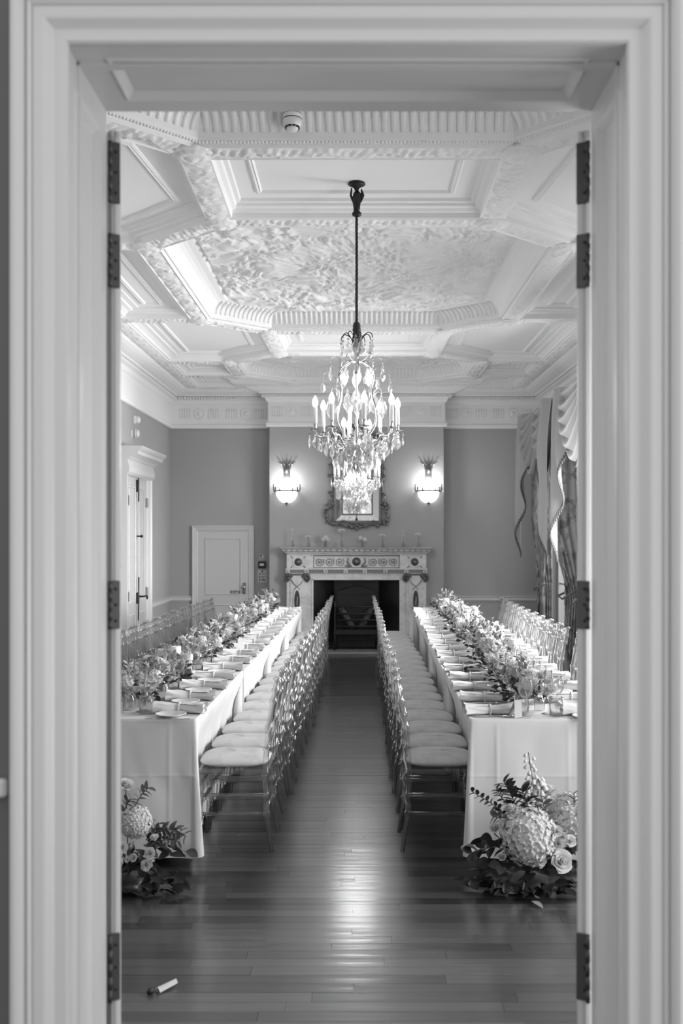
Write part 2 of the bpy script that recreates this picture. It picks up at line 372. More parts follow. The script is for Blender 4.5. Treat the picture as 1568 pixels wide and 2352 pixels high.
# --- the two tall leaves folded back into the room, seen edge on
def open_leaf(n, s, x, side):
    t = .034; Lf = .60; H = 2.745; ang = R(27) * s      # s=-1 left, +1 right
    root = thing('door_%d' % n, None, None, (x, YN + .03, .012), -ang); root['kind'] = 'structure'
    b = B(); x0, x1 = (0, t) if s < 0 else (-t, 0)
    pr = []
    nb = 6; rr = .020
    for i in range(nb + 1): a = pi / 2 * i / nb; pr.append((x0 + rr - rr * cos(a), rr - rr * sin(a)))
    pr = [(x0, Lf), (x0, rr)] + pr[1:] + [(x1 - .004, 0), (x1, .004), (x1, Lf)]
    pl = [(x0, rr), (x0 + .006, .006), (x0 + rr, 0), (x1 - rr, 0), (x1 - .006, .006), (x1, rr), (x1, Lf), (x0, Lf)]
    b.prism(pl, 0, H - .02); b.prism([(px * .96 + (x0 + x1) * .02, max(py, .012)) for px, py in pl], H - .02, H)
    b.build('leaf_panel', m_trim, root)
    for z0, z1 in ((2.55, 2.71), (2.33, 2.47), (1.44, 1.565), (.47, .645)):
        hb = B(); hx0, hx1 = (x0 - .006, x1 - .008) if s < 0 else (x0 + .004, x1 + .006)
        hb.box(hx0, hx1, -.006, .001, z0, z1, .002)
        kx = x0 - .002 if s < 0 else x1 + .002; kk = 5
        for q in range(kk):
            za = z0 + (z1 - z0) * q / kk; zb = za + (z1 - z0) / kk * .93
            hb.tube([(kx, -.010, za), (kx, -.010, zb)], .0065 if q % 2 else .0058, 8)
        ho = hb.build('hinge', m_hinge, root)
        sb = B()
        for q in range(3):
            zz = z0 + (z1 - z0) * (q + .5) / 3; sb.lathe([(.0001, .0015), (.004, .0012), (.0045, 0)], 8, T((hx0 + hx1) / 2 + .004, -.006, zz) @ RX(pi / 2))
        sb.build('screw_heads', m_bronze, ho)
open_leaf(1, -1, OX0 + .002, 1); open_leaf(2, 1, OX1 - .002, -1)

# --- picture of the cornice, swept round the room
perim = [(XL, YN), (XL, YB), (BX0, YB), (BX0, YBR), (BX1, YBR), (BX1, YB), (XR, YB), (XR, YN)]
perim_in = list(reversed(perim))     # inward offset on the left of the path
def rel(o, z): return (o, z)
corn = [(0, ZC), (.036, ZC), (.048, ZC + .012), (.048, ZC + .05), (.034, ZC + .062), (.024, ZC + .068), (.02, ZC + .08), (.02, 3.60), (.035, 3.61), (.05, 3.63), (.06, 3.66),
        (.085, 3.67), (.085, 3.715), (.13, 3.72), (.14, 3.735), (.19, 3.742), (.25, 3.757), (.29, 3.777), (.31, HS), (.47, HS), (.48, 3.812), (.495, 3.815), (.505, 3.84), (.54, 3.862), (.58, 3.87), (.585, 3.886), (.64, 3.89), (.645, HC + .004)]
cb_ = B().sweep(corn, perim_in, closed=True)
cornice = cb_.build('trim_4', m_ceil); tag(cornice, kind='structure')
def along(path, closed, off, step):
    """points every step along an offset path, with direction"""
    out = []; P = [Vector(p) for p in path]; m = len(P)
    for i in range(m if closed else m - 1):
        a, b = P[i], P[(i + 1) % m]; d = (b - a); L = d.length; d.normalize(); n = Vector((-d.y, d.x))
        pa = (P[i] - P[i - 1]).normalized() if closed or i > 0 else d; pb = (P[(i + 2) % m] - b).normalized() if closed or i < m - 2 else d
        ta = off * tan(atan2(pa.x * d.y - pa.y * d.x, pa.dot(d)) / 2); tb = off * tan(atan2(d.x * pb.y - d.y * pb.x, d.dot(pb)) / 2)
        s0, s1 = ta, L - tb; q = max(1, int((s1 - s0) / step)) if s1 > s0 else 0
        for k in range(q): out.append((a + d * (s0 + (s1 - s0) * (k + .5) / q) + n * off, d, n))
    return out
dn = B()
for p, d, n in along(perim_in, True, .098, .042):
    if p.y < 4: continue
    M = basis((d.x, d.y, 0), (n.x, n.y, 0), (0, 0, 1), (p.x, p.y, 3.688)); dn.obox(M, .024, .03, .036)
tag(dn.build('dentils', m_ceil, cornice), kind='stuff')
# frieze of the far wall: groups of flutes and rosettes
def frieze(x0, x1, y):
    fb = B(); n = max(1, round((x1 - x0) / .62)); L = (x1 - x0) / n
    for k in range(n):
        cx = x0 + L * (k + .5)
        Mx = T(cx, y, 3.47) @ RX(pi / 2)
        ro = B().lathe([(.085, 0), (.085, .012), (.072, .018), (.062, .008), (.05, .008), (.045, .016), (.03, .014), (.018, .026), (.0001, .03)], 20, Mx, lobes=None)
        ro.build('rosette', m_ceil, cornice)
        for q in range(5):
            for sd in (-1, 1):
                xx = cx + sd * (.14 + q * .036)
                if xx < x0 + .02 or xx > x1 - .02: continue
                fb.tube([(xx, y, 3.40), (xx, y, 3.545)], .011, 6)
    tag(fb.build('frieze_flutes', m_ceil, cornice), kind='stuff')
frieze(XL + .1, BX0 - .02, YB - .02); frieze(BX0 + .02, BX1 - .02, YBR - .02); frieze(BX1 + .02, XR - .1, YB - .02)

# --- ceiling
def octo(cy, xs, xl, y1, y2):    # half extents: corner x short, corner x long, y of the long side, y of the end
    return [(-xs, cy - y2), (xs, cy - y2), (xl, cy - y1), (xl, cy + y1), (xs, cy + y2), (-xs, cy + y2), (-xl, cy + y1), (-xl, cy - y1)]
O1 = octo(4.40, .9, 1.53, .52, 1.12); O2 = octo(8.60, .915, 1.53, 1.27, 1.84); O3 = octo(12.82, .9, 1.55, .53, 1.12)
cin = B()
outer = [(XL + .3, YN), (XR - .3, YN), (XR - .3, 14.45), (XL + .3, 14.45)]
polys = [[Vector((x, y, HC)) for x, y in p] for p in (outer, O1, O2, O3)]
tri = tessellate_polygon(polys); allv = [v for p in polys for v in p]
cin.add(allv, [tuple(t) for t in tri])
cin.box(XL - .2, XR + .25, YN - .33, 15.05, 4.1, 4.2)
ceil = cin.build('ceiling', m_ceil); tag(ceil, kind='structure')
ring_prof = [(-.20, HC + .002), (-.195, HC - .02), (-.17, HC - .024), (-.165, HC - .04), (-.13, HC - .045), (-.118, HC - .06), (-.10, HC - .066), (-.095, HS + .004), (-.085, HS - .008), (-.078, HS),
             (.078, HS), (.085, HS - .008), (.095, HS + .004), (.10, HS + .016), (.118, HS + .022), (.125, HS + .034)]
cove = [(.125 + .13 * (1 - cos(a)), HS + .034 + .135 * sin(a)) for a in [pi / 2 * i / 6 for i in range(1, 7)]] + [(.27, HP - .018), (.285, HP - .004), (.31, HP)]
def leaf_h(u, v, ph=0.0):
    """acanthus-like relief along a band: curling lobes off a wavy stem (u metres along, v -1..1 across)"""
    s = sin(u * 2 * pi / .34 + ph); st = v - .55 * s
    h = .9 * math.exp(-(st * 4.5) ** 2)
    g = sin(2 * pi * (u / .055 + abs(st) * .75 * (1 if st > 0 else -1) + .3 * s)); env = max(0, 1 - abs(v) ** 6)
    h = max(h, (.55 + .45 * g) * max(0, 1 - (abs(st) - .55) ** 2 * 2.2) * .85)
    h *= .72 + .55 * noise.noise(Vector((u * 22, v * 2.4, ph)))
    return max(0, h) * env
def relief_band(b, p0, p1, hw, z, amp, ph=0.0, step=.011, nv=9, trim0=0, trim1=0):
    p0 = Vector(p0); p1 = Vector(p1); d = (p1 - p0); L = d.length; d.normalize(); n = Vector((-d.y, d.x)); nu = max(2, int(L / step))
    def fn(u, v):
        s = u * L; w_ = v * 2 - 1; q = p0 + d * s + n * w_ * hw; return (q.x, q.y, z - amp * leaf_h(s + ph, w_, ph) + .001)
    b.grid(fn, nu, nv)
def ring_parts(O, name, flutes, band_from=0):
    rb = B().sweep(ring_prof + cove, O, closed=True); rb.build('ceiling_beam', m_ceil, ceil)
    lb = B(); m = len(O)
    for i in range(m):
        a, b_ = O[i], O[(i + 1) % m]
        if max(a[1], b_[1]) < 4.3: continue
        relief_band(lb, a, b_, .07, HS, .034, i * 1.7, .011 if a[1] < 11 else .02)
    tag(lb.build('leaf_band', m_ceil, ceil), kind='stuff')
    fb = B()
    for p, d, n in along(O, True, .17, .05):
        if p.y < 4.2: continue
        if abs(d.x) < .2: continue
        pts = [(p + n * (o_ - .17 - .012), z - .004) for o_, z in cove[:6]]
        fb.tube([(q.x, q.y, z) for q, z in pts], .019, 6)
    if flutes: tag(fb.build('cove_flutes', m_ceil, ceil), kind='stuff')
    bd = B()
    for p, d, n in along(O, True, .108, .02 if O is not O3 else .04):
        if p.y < 4.6: continue
        bd.ball((p.x, p.y, HS + .020), .0105, 6)
    tag(bd.build('bead_row', m_ceil, ceil), kind='stuff')
for O, fl_ in ((O1, True), (O2, True), (O3, True)): ring_parts(O, '', fl_)
# raised foliage panels inside the octagons
def inside(O, x, y, mrg):
    m = len(O)
    for i in range(m):
        a, b_ = Vector(O[i]), Vector(O[(i + 1) % m]); d = (b_ - a).normalized()
        if d.x * (y - a.y) - d.y * (x - a.x) < mrg: return False
    return True
def fol(x, y, k=1.0):
    q = Vector((x * 1.15, y * 1.15, .3)); wv = noise.noise_vector(q * 2.1) * .34
    X, Y = x + wv.x, y + wv.y; s = 0
    c = Vector((X * 8, Y * 8, 1.7)); a = noise.noise(c); s += max(0, 1 - abs(a) * 3.8) * .8
    a2 = noise.noise(Vector((X * 19, Y * 19, 4.2))); s += max(0, 1 - abs(a2) * 3) * .6
    s += max(0, noise.noise(Vector((x * 5, y * 5, 9)))) * 1.1
    r_ = sin(sqrt(((X * 2.2) % 1 - .5) ** 2 + ((Y * 2.2) % 1 - .5) ** 2) * 26); s += .3 * max(0, r_)
    s = max(0, s - .12) ** .8; return s * .036 * k
def panel(O, step, mrg=.29, k=1.0, ymin=0):
    x0, x1 = min(p[0] for p in O), max(p[0] for p in O); y0, y1 = min(p[1] for p in O), max(p[1] for p in O); y0 = max(y0, ymin)
    nu, nv = int((x1 - x0) / step), int((y1 - y0) / step)
    def fn(u, v):
        x, y = x0 + (x1 - x0) * u, y0 + (y1 - y0) * v
        h = fol(x, y, k) if inside(O, x, y, mrg + .02) else 0
        return (x, y, HP - h)
    b = B().grid(fn, nu, nv, keep=lambda p: inside(O, p[0], p[1], mrg - .05)); tag(b.build('foliage_panel', m_ceil, ceil), kind='stuff')
panel(O2, .0135); panel(O3, .03); panel(O1, .022, ymin=4.3)
# cross beams that tie the octagons together and to the walls
bar_prof = [(-.16, HC + .002), (-.155, HC - .02), (-.13, HC - .025), (-.12, HC - .045), (-.095, HC - .055), (-.088, HS), (.088, HS), (.095, HC - .055), (.12, HC - .045), (.13, HC - .025), (.155, HC - .02), (.16, HC + .002)]
bars = []
for s in (-1, 1):
    bars += [((s * .9, O1[4][1]), (s * .915, O2[0][1])), ((s * .915, O2[4][1]), (s * .9, O3[0][1]))]
    for yy in (O2[2][1], O2[3][1], O3[2][1], O3[3][1]): bars.append(((s * 1.53, yy), (s * 2.40, yy)))
for i, (a, b_) in enumerate(bars):
    B().sweep(bar_prof, [a, b_]).build('ceiling_beam', m_ceil, ceil)
    lb = B(); relief_band(lb, a, b_, .08, HS, .03, i * .9); tag(lb.build('leaf_band', m_ceil, ceil), kind='stuff')
lb = B()
for s in (-1, 1): relief_band(lb, (s * 2.36, 6.0), (s * 2.36, 14.2), .07, HS, .028, s * .7, .014)
relief_band(lb, (-2.3, 14.41), (-1.7, 14.41), .07, HS, .028, .2); relief_band(lb, (-1.6, 14.11), (1.6, 14.11), .07, HS, .028, .3, .02); relief_band(lb, (1.7, 14.41), (2.3, 14.41), .07, HS, .028, .2)
tag(lb.build('leaf_band', m_ceil, ceil), kind='stuff')
# shell bosses at the joints
boss = B().lathe([(.115, 0), (.118, -.010), (.105, -.022), (.09, -.020), (.082, -.032), (.055, -.040), (.045, -.034), (.03, -.048), (.0001, -.054)], 40, None, lobes=(12, .05)).mesh('boss', m_ceil)
for O in (O1, O2, O3):
    for i, p in enumerate(O):
        if p[1] > 5: place(boss, 'boss', ceil, (p[0], p[1], HS + .004), (0, 0, i))
# thin raised border lines on the flat fields
mp_ = [(-.022, HC + .001), (-.018, HC - .012), (-.006, HC - .018), (.006, HC - .012), (.012, HC - .018), (.022, HC + .001)]
def fieldline(pts): B().sweep(mp_, pts, closed=True).build('field_moulding', m_ceil, ceil)
fieldline([(-.62, 5.83), (.62, 5.83), (.62, 6.43), (-.62, 6.43)])
fieldline([(-.62, 10.72), (.62, 10.72), (.62, 11.4), (-.62, 11.4)])
for s in (-1, 1):
    q = [(1.27, 5.63), (1.95, 4.98), (2.02, 4.98), (2.02, 7.02), (1.62, 7.02), (1.18, 6.58)]
    fieldline([(s * x, y) for x, y in (q if s < 0 else reversed(q))][::-1])
    q = [(1.85, 7.65), (2.02, 7.65), (2.02, 9.55), (1.85, 9.55)]; fieldline([(s * x, y) for x, y in (q if s > 0 else q[::-1])])
    q = [(1.62, 10.18), (2.02, 10.18), (2.02, 12.05), (1.62, 12.05), (1.2, 11.6), (1.2, 10.6)]; fieldline([(s * x, y) for x, y in (q if s > 0 else q[::-1])])

# --- chair rail, skirting
rail = [(0, .70), (.012, .70), (.018, .715), (.03, .72), (.03, .742), (.022, .75), (.034, .762), (.036, .775), (0, .778)]
def run(name, prof, path, m=m_trim): o = B().sweep(prof, path).build(name, m); tag(o, kind='structure'); return o
run('trim_5', rail, [(XL, 13.2), (XL, YB), (-2.42, YB)][::-1]); run('trim_6', rail, [(-1.50, YB), (BX0, YB), (BX0, YBR), (-1.09, YBR)][::-1])
run('trim_7', rail, [(1.09, YBR), (BX1, YBR), (BX1, YB), (XR, YB), (XR, 14.35)][::-1]); run('trim_8', rail, [(XL, YN), (XL, 11.4)][::-1])
run('trim_9', rail, [(XR, 12.05), (XR, 11.3)][::-1])
skirt = [(0, 0), (.022, 0), (.022, .13), (.016, .14), (.012, .16), (0, .165)]
run('baseboard_left', skirt, [(XL, YN), (XL, 11.4)][::-1]); run('baseboard_back', skirt, [(1.12, YBR), (BX1, YBR), (BX1, YB), (XR, YB)][::-1])
run('baseboard_right', skirt, [(XR, YB), (XR, YN)][::-1])

# --- windows
def window(n, y0, y1):
    w_ = thing('window_%d' % n, None, None, (XR + .14, (y0 + y1) / 2, 0)); w_['kind'] = 'structure'; h = (y1 - y0) / 2
    b = B(); 
    for a, c in ((-h, -h + .06), (h - .06, h)): b.box(-.03, .04, a, c, WZ0, WZ1)
    b.box(-.03, .04, -h + .06, h - .06, WZ0, WZ0 + .08); b.box(-.03, .04, -h + .06, h - .06, WZ1 - .06, WZ1); b.box(-.035, .045, -h + .06, h - .06, 1.72, 1.78)
    for q in (-1, 1): b.box(-.012, .012, q * h / 3 - .012, q * h / 3 + .012, WZ0 + .08, WZ1 - .06)
    for z in (1.0, 2.4): b.box(-.0119, .0119, -h + .06, h - .06, z - .012, z + .012)
    b.build('window_frame', m_trim, w_)
    B().box(-.16, .0, -h, h, WZ0 - .03, WZ0 - .001, .006).build('window_sill', m_trim, w_)
    for z0, z1 in ((WZ0 + .08, 1.72), (1.78, WZ1 - .06)): B().box(.014, .018, -h + .06, h - .06, z0, z1).build('pane', m_pane, w_)
for i, (a, b_) in enumerate(WIN): window(i + 1, a, b_)
# ================================================================ FAR WALL
# low door on the left of the far wall
d3 = thing('door_3', None, None, (-1.96, YB, 0)); d3['kind'] = 'structure'
b = B(); casing = [(0, 0), (0, -.02), (.012, -.028), (.02, -.02), (.03, -.03), (.055, -.034), (.062, -.045), (.078, -.045), (.08, 0)]
frame(b, casing, -.375, .375, 1.74, 0.0); b.build('door_frame', m_trim, d3)
b = B(); b.box(-.375, .375, -.012, 0, .01, 1.74); b.build('door_leaf', m_door, d3)
def mould(b, x0, x1, z0, z1, y, w=.018, d=.012):
    b.box(x0, x1, y - d, y, z0, z0 + w, .003); b.box(x0, x1, y - d, y, z1 - w, z1, .003); b.box(x0, x0 + w, y - d, y, z0 + w, z1 - w, .003); b.box(x1 - w, x1, y - d, y, z0 + w, z1 - w, .003)
for z0, z1 in ((.80, 1.64), (.12, .66)):
    b = B(); mould(b, -.265, .27, z0, z1, -.012); b.build('panel_moulding', m_door, d3)
hb = B().box(.295, .335, -.03, -.012, .81, .98, .004); hb.box(.300, .330, -.05, -.03, .825, .875, .004); hb.build('lock_plate', m_mid, d3)
B().lathe([(.0001, .05), (.02, .048), (.024, .03), (.012, .02), (.012, 0)], 12, T(.314, -.03, .915) @ RX(pi / 2)).build('door_knob', m_chrome, d3)
sg = B().box(.115, .255, -.0285, -.026, .822, .868); sg = sg.build('door_sign', m_print, d3)
def word_rows(rows, y, m, parent):      # too small to read in the photograph: rows of word-length strokes
    b = B()
    for x0, x1, z, h in rows: b.box(x0, x1, y - .0012, y, z - h / 2, z + h / 2)
    tag(b.build('lettering', m, parent), kind='stuff')
word_rows([(.122, .183, .858, .010), (.193, .247, .858, .010), (.130, .158, .834, .010), (.168, .236, .834, .010)], -.0285, m_card, sg)

# signs to its right
def flat(name, label, cat, x, z, w_, h_, y, m, d=.006): 
    t = thing(name, label, cat, (x, y, z)); B().box(-w_ / 2, w_ / 2, -d, 0, -h_ / 2, h_ / 2, .001).build('backing', m, t); return t
sx = -1.385
t = flat('exit_sign', 'small square pictogram sign above the black call box on the far wall', 'sign', sx, 1.36, .085, .085, YB, m_card)
q = B().box(-.033, .033, -.0075, -.006, -.033, .033); q.build('pictogram_field', m_print, t)
q = B().box(-.006, .028, -.009, -.0075, -.028, .028); q.box(-.029, -.010, -.009, -.0075, -.026, .0); q.ball((-.02, -.008, .012), .008, 8); q.build('pictogram', m_card, t)
t = thing('alarm_call_point', 'black box with a pale centre between two signs on the far wall', 'alarm', (sx, YB, 1.245))
B().box(-.055, .055, -.045, 0, -.05, .05, .01).build('housing', m_black, t); B().box(-.032, .032, -.048, -.045, -.018, .018, .001).build('call_glass', m_white, t)
t = flat('wall_notice', 'white notice with small round symbols, on the wall beside the low door', 'sign', sx, 1.075, .13, .185, YB, m_card)
for zz in (.03, -.015, -.058):
    B().lathe([(.0001, .0015), (.012, .0015), (.012, 0)], 16, T(-.035, -.006, zz) @ RX(pi / 2)).build('symbol', m_print, t)
B().lathe([(.0001, .0015), (.013, .0015), (.013, 0)], 16, T(0, -.006, .068) @ RX(pi / 2)).build('symbol', m_print, t)
word_rows([(-.008, .022, .032, .007), (.026, .048, .032, .007), (-.008, .044, -.011, .008), (-.008, .018, -.022, .006), (-.008, .046, -.050, .009), (-.004, .052, -.064, .010)], -.006, m_print, t)

# ---------------------------------------------------------------- fireplace
FX = .008
fp = thing('fireplace', 'carved pale marble fireplace with dark inlaid roundels on the chimney breast', 'fireplace', (FX, YBR, 0))
def pb(name, b, m=m_marble, parent=None, label=None):
    o = b.build(name, m, parent or fp)
    if label: o['label'] = label
    return o
pb('mantel_shelf', B().box(-1.085, 1.085, -.26, 0, 1.478, 1.505, .006), mat('shelf_marble', .3, .3))
b = B(); prs = [(-.24, 1.478), (-.235, 1.455), (-.21, 1.44), (-.20, 1.425), (-.175, 1.415), (-.17, 1.40), (0, 1.40)]
for i in range(len(prs) - 1):
    y0, z0 = prs[i]; y1, z1 = prs[i + 1]
    if abs(y0 - y1) > .1: continue
    ww = 1.06 + (y0 + .24) * -1.0; w2 = 1.06 + (y1 + .24) * -1.0
    b.add([(-ww, y0, z0), (ww, y0, z0), (w2, y1, z1), (-w2, y1, z1), (-ww, 0, z0), (ww, 0, z0), (w2, 0, z1), (-w2, 0, z1)], [(0, 1, 2, 3), (0, 3, 7, 4), (1, 5, 6, 2)])
pb('shelf_moulding', b)
b = B()
for i in range(26): b.box(-1.0 + i * .08 - .012, -1.0 + i * .08 + .012, -.243, -.222, 1.447, 1.474, .003)
tag(pb('moulding_drops', b, m_inlay2), kind='stuff')
b = B().box(-1.0, 1.0, -.13, 0, 1.20, 1.40); b.box(-1.0, -.62, -.155, -.13, 1.20, 1.40, .003); b.box(.62, 1.0, -.155, -.13, 1.20, 1.40, .003); pb('frieze_block', b)
b = B(); 
for z in (1.385, 1.215): b.box(-.62, .62, -.140, -.13, z - .006, z + .006)
for x in (-.614, .614): b.box(x - .006, x + .006, -.139, -.13, 1.221, 1.379)
pb('frieze_border', b, m_inlay2)
def roundel(x, z, r, y, parent):
    M = T(x, y, z) @ RX(pi / 2)
    pb('roundel_ring', B().lathe([(r * 1.55, 0), (r * 1.55, .006), (r * 1.42, .010), (r * 1.3, .006), (r * 1.12, .006), (r * 1.05, .012), (r, .004)], 28, M), m_marble)
    pb('roundel', B().lathe([(.0001, .012), (r * .3, .010), (r * .4, .005), (r * 1.02, .005), (r * 1.05, 0)], 28, M), m_inlay, None, 'dark inlaid roundel')
    pb('roundel_motif', B().lathe([(.0001, .022), (r * .26, .016), (r * .34, .008)], 12, M), m_inlay2)
roundel(-.835, 1.295, .055, -.155, fp); roundel(.835, 1.295, .055, -.155, fp); roundel(0, 1.30, .062, -.13, fp)
for sx_ in (-.835, .835):
    for ax in (-1, 1):
        for az in (-1, 1):
            pts = [(sx_ + ax * (.075 + .012 * k), -.158, 1.295 + az * (.055 + .010 * k)) for k in range(4)]
            pb('corner_leaf', B().tube(pts, [.004, .010, .008, .002], 6), m_inlay2)
for s in (-1, 1):
    for k in range(3):
        cx = s * (.24 + k * .145) ; b = B(); pts = []
        for i in range(40):
            a = i / 39 * 2 * pi * 1.75; r_ = .066 * (1 - i / 39 * .78); pts.append((cx + s * r_ * cos(a + 2.4), -.136, 1.297 + r_ * sin(a + 2.4)))
        b.tube(pts, .006, 6); b.ball((cx, -.134, 1.297), .013, 8); pb('scroll', b, m_inlay2)
    b = B().tube([(s * .085, -.137, 1.235), (s * .11, -.14, 1.262), (s * .13, -.14, 1.30), (s * .115, -.138, 1.345), (s * .14, -.136, 1.362)], [.022, .018, .014, .010, .004], 8)
    b.tube([(s * .07, -.137, 1.24), (s * .13, -.137, 1.232), (s * .175, -.137, 1.25)], [.016, .014, .004], 8); pb('winged_figure', b, m_inlay2)
pb('architrave_band', B().box(-1.015, 1.015, -.16, 0, 1.185, 1.20))
pb('fluted_band', B().box(-1.01, 1.01, -.135, 0, 1.135, 1.185), m_inlay2)
for x in (-.985, -.715, -.44, -.155, .12, .155 + .26, .715, .985):
    o_ = pb('band_block', B().box(x - .03, x + .03, -.148, -.135, 1.138, 1.182, .002)); pb('paterae', B().lathe([(.0001, .01), (.008, .008), (.013, 0)], 8, T(x, -.148, 1.16) @ RX(pi / 2)), m_inlay2, o_)
b = B().box(-.63, .63, -.11, 0, 1.045, 1.135)
for s in (-1, 1): b.box(*sorted((s * .63, s * .72)), -.11, 0, 0, 1.135)
b.box(-.64, .64, -.12, -.11, 1.035, 1.06, .004)
for s in (-1, 1): b.box(*sorted((s * .618, s * .645)), -.12, -.11, 0, 1.05)
pb('inner_slip', b)
for s in (-1, 1):
    x0, x1 = sorted((s * .72, s * 1.0)); cx = s * .85
    b = B().box(x0, x1, -.13, 0, 0, 1.135); b.box(cx - .10, cx + .10, -.142, -.13, .16, 1.12, .003); b.box(x0 - .01, x1 + .01, -.16, 0, 0, .14, .006); pb('pilaster', b)
    b = B()
    for q in (-1, 1):
        pts = [(cx + q * (.13 + .045 * cos(a)), -.150, 1.065 + .05 * sin(a)) for a in [pi * (.95 - 1.5 * i / 12) if q > 0 else pi * (.95 - 1.5 * i / 12) for i in range(13)]]
        b.tube(pts, [.030 - .0016 * i for i in range(13)], 8); b.ball((cx + q * .125, -.15, 1.06), .032, 8)
    b.tube([(cx - .12, -.15, 1.115), (cx + .12, -.15, 1.115)], .010, 8)
    pb('ram_head_volutes', b, mat('dark_carving', .10, .4), None, 'dark carved ram head volutes')
    b = B(); V = [(-.075, 1.09), (.075, 1.09), (.07, 1.02), (.03, .975), (0, .95), (-.03, .975), (-.07, 1.02)]
    b.prism([(x, z) for x, z in V], 0, .012, T(cx, -.142, 0) @ RX(pi / 2)); pb('vase_relief', b)
    for q in (-1, 1): pb('ribbon', B().tube([(cx + q * .085, -.15, 1.04), (cx + q * .05, -.152, .985), (cx, -.152, .945), (cx - q * .04, -.15, .90)], .006, 6), m_inlay2)
    def vesica(h, w2, y, t_, n=18):
        P = []; 
        for i in range(n): a = -pi / 2 + pi * i / n; P.append((w2 * cos(a), h * sin(a)))
        P += [(-x, -z) for x, z in P]; return P
    b = B(); o1 = vesica(.20, .060, 0, 0); b.prism(o1, 0, .014, T(cx, -.142, .73) @ RX(pi / 2)); pb('oval_surround', b)
    b = B(); o1 = vesica(.155, .040, 0, 0); b.prism(o1, 0, .003, T(cx, -.156, .735) @ RX(pi / 2)); pb('oval_plaque', b, m_inlay, None, 'dark oval plaque with a small figure')
    pb('plaque_figure', B().tube([(cx, -.161, .65), (cx - .006, -.164, .70), (cx + .004, -.164, .76), (cx, -.162, .80)], [.010, .015, .011, .008], 8), m_inlay2)
pb('hearth_slab', B().box(-1.05, 1.05, -.42, 0, 0, .03, .006), mat('hearth_stone', .25, .25))
b = B(); x0, x1 = fx0 - FX, fx1 - FX     # fire chamber with splayed cheeks
b.add([(x0, 0, .031), (x1, 0, .031), (x1, 0, fz1), (x0, 0, fz1), (x0 + .3, .29, .031), (x1 - .3, .29, .031), (x1 - .3, .29, fz1), (x0 + .3, .29, fz1)],
      [(0, 4, 7, 3), (4, 5, 6, 7), (5, 1, 2, 6), (3, 7, 6, 2), (0, 1, 5, 4)])
pb('fire_chamber', b, m_hearthback, None, 'black fire chamber')
# fire basket
fb = thing('fire_basket', 'black iron fire basket standing in the dark hearth', 'fire grate', (.01, YBR - .06, .031))
b = B().box(-.30, .30, .16, .18, .12, .78, .004); b.prism([(-.3, .0), (.3, .0), (.26, .06), (.1, .1), (0, .13), (-.1, .1), (-.26, .06)], 0, .018, T(0, .18, .78) @ RX(pi / 2)); b.build('back_plate', m_iron, fb)
for k, z in enumerate((.34, .43, .52, .62)): B().tube([(-.30, -.05, z), (.30, -.05, z)], .011, 8).build('bar', m_iron, fb)
B().box(-.33, .33, -.07, -.03, .22, .29, .006).build('fret_rail', m_iron, fb)
for s in (-1, 1):
    B().tube([(s * .31, -.05, 0), (s * .315, -.05, .2), (s * .31, -.05, .62), (s * .31, -.05, .70)], [.020, .014, .014, .022], 8).build('leg', m_iron, fb)
    B().tube([(s * .28, .16, 0), (s * .28, .16, .3)], .012, 8).build('leg', m_iron, fb)
    b = B(); b.add([(s * .31, -.05, .25), (s * .31, .16, .25), (s * .29, .16, .7), (s * .31, -.05, .55)], [(0, 1, 2, 3)]); b.build('side_plate', m_iron, fb)
B().box(-.28, .28, -.03, .15, .245, .26).build('grate_floor', m_iron, fb)
m_refl_piece = mat('reflection_tone', .10, .8); noise_col(m_refl_piece, .02, .09, (30, 30, 30), 3)
for s in (-1, 1):  # leaning pieces added to stand in for pale reflections in the basket
    pts = [(s * .24, .05, .60), (s * .17, .04, .50), (s * .11, .03, .40), (s * .05, .02, .31)]
    o_ = B().tube(pts, [.045, .05, .05, .042], 10).build('reflection_piece', m_refl_piece); tag(o_, ('left' if s < 0 else 'right') + ' of two leaning pieces standing in for pale reflections in the iron fire basket', 'reflection stand-in')
    o_.location = (.01, YBR - .06, .031)

# ---------------------------------------------------------------- mirror above the mantel
mz0, mz1, mxh = 1.86, 3.08, .34
mr = thing('wall_mirror', 'ornate carved gilt mirror hanging above the mantelpiece', 'mirror', (.02, YBR, 0))
B().box(-mxh - .03, mxh + .03, -.03, 0, mz0 - .02, mz1 + .02).build('backboard', m_gilt, mr)
B().box(-.205, .205, -.038, -.032, mz0 + .13, mz1 - .13).build('centre_glass', m_mirror, mr)
b = B()
def mir(x0, x1, z0, z1, tilt): pass
i0, i1 = .225, .31; zi0, zi1, zo0, zo1 = mz0 + .11, mz1 - .11, mz0 + .03, mz1 - .03
for quad in ([(-i1, zo0), (i1, zo0), (i0, zi0), (-i0, zi0)], [(-i1, zo1), (-i0, zi1), (i0, zi1), (i1, zo1)], [(-i1, zo0), (-i0, zi0), (-i0, zi1), (-i1, zo1)], [(i1, zo0), (i1, zo1), (i0, zi1), (i0, zi0)]):
    vs = [(x, -.036 - (.014 if abs(x) > i0 + .01 else 0), z) for x, z in quad]; B().add(vs, [(0, 1, 2, 3)]).build('border_glass', m_mirror, mr)
def rect_frame(b, xh, z0, z1, w_, y0, y1): 
    b.box(-xh - w_, xh + w_, y0, y1, z0 - w_, z0, .005); b.box(-xh - w_, xh + w_, y0, y1, z1, z1 + w_, .005); b.box(-xh - w_, -xh, y0, y1, z0, z1, .005); b.box(xh, xh + w_, y0, y1, z0, z1, .005)
b = B(); rect_frame(b, .31, zo0, zo1, .035, -.055, -.03); b.build('outer_frame', m_gilt, mr)
b = B(); rect_frame(b, .205, mz0 + .13, mz1 - .13, .02, -.05, -.036); b.build('inner_frame', m_gilt, mr)
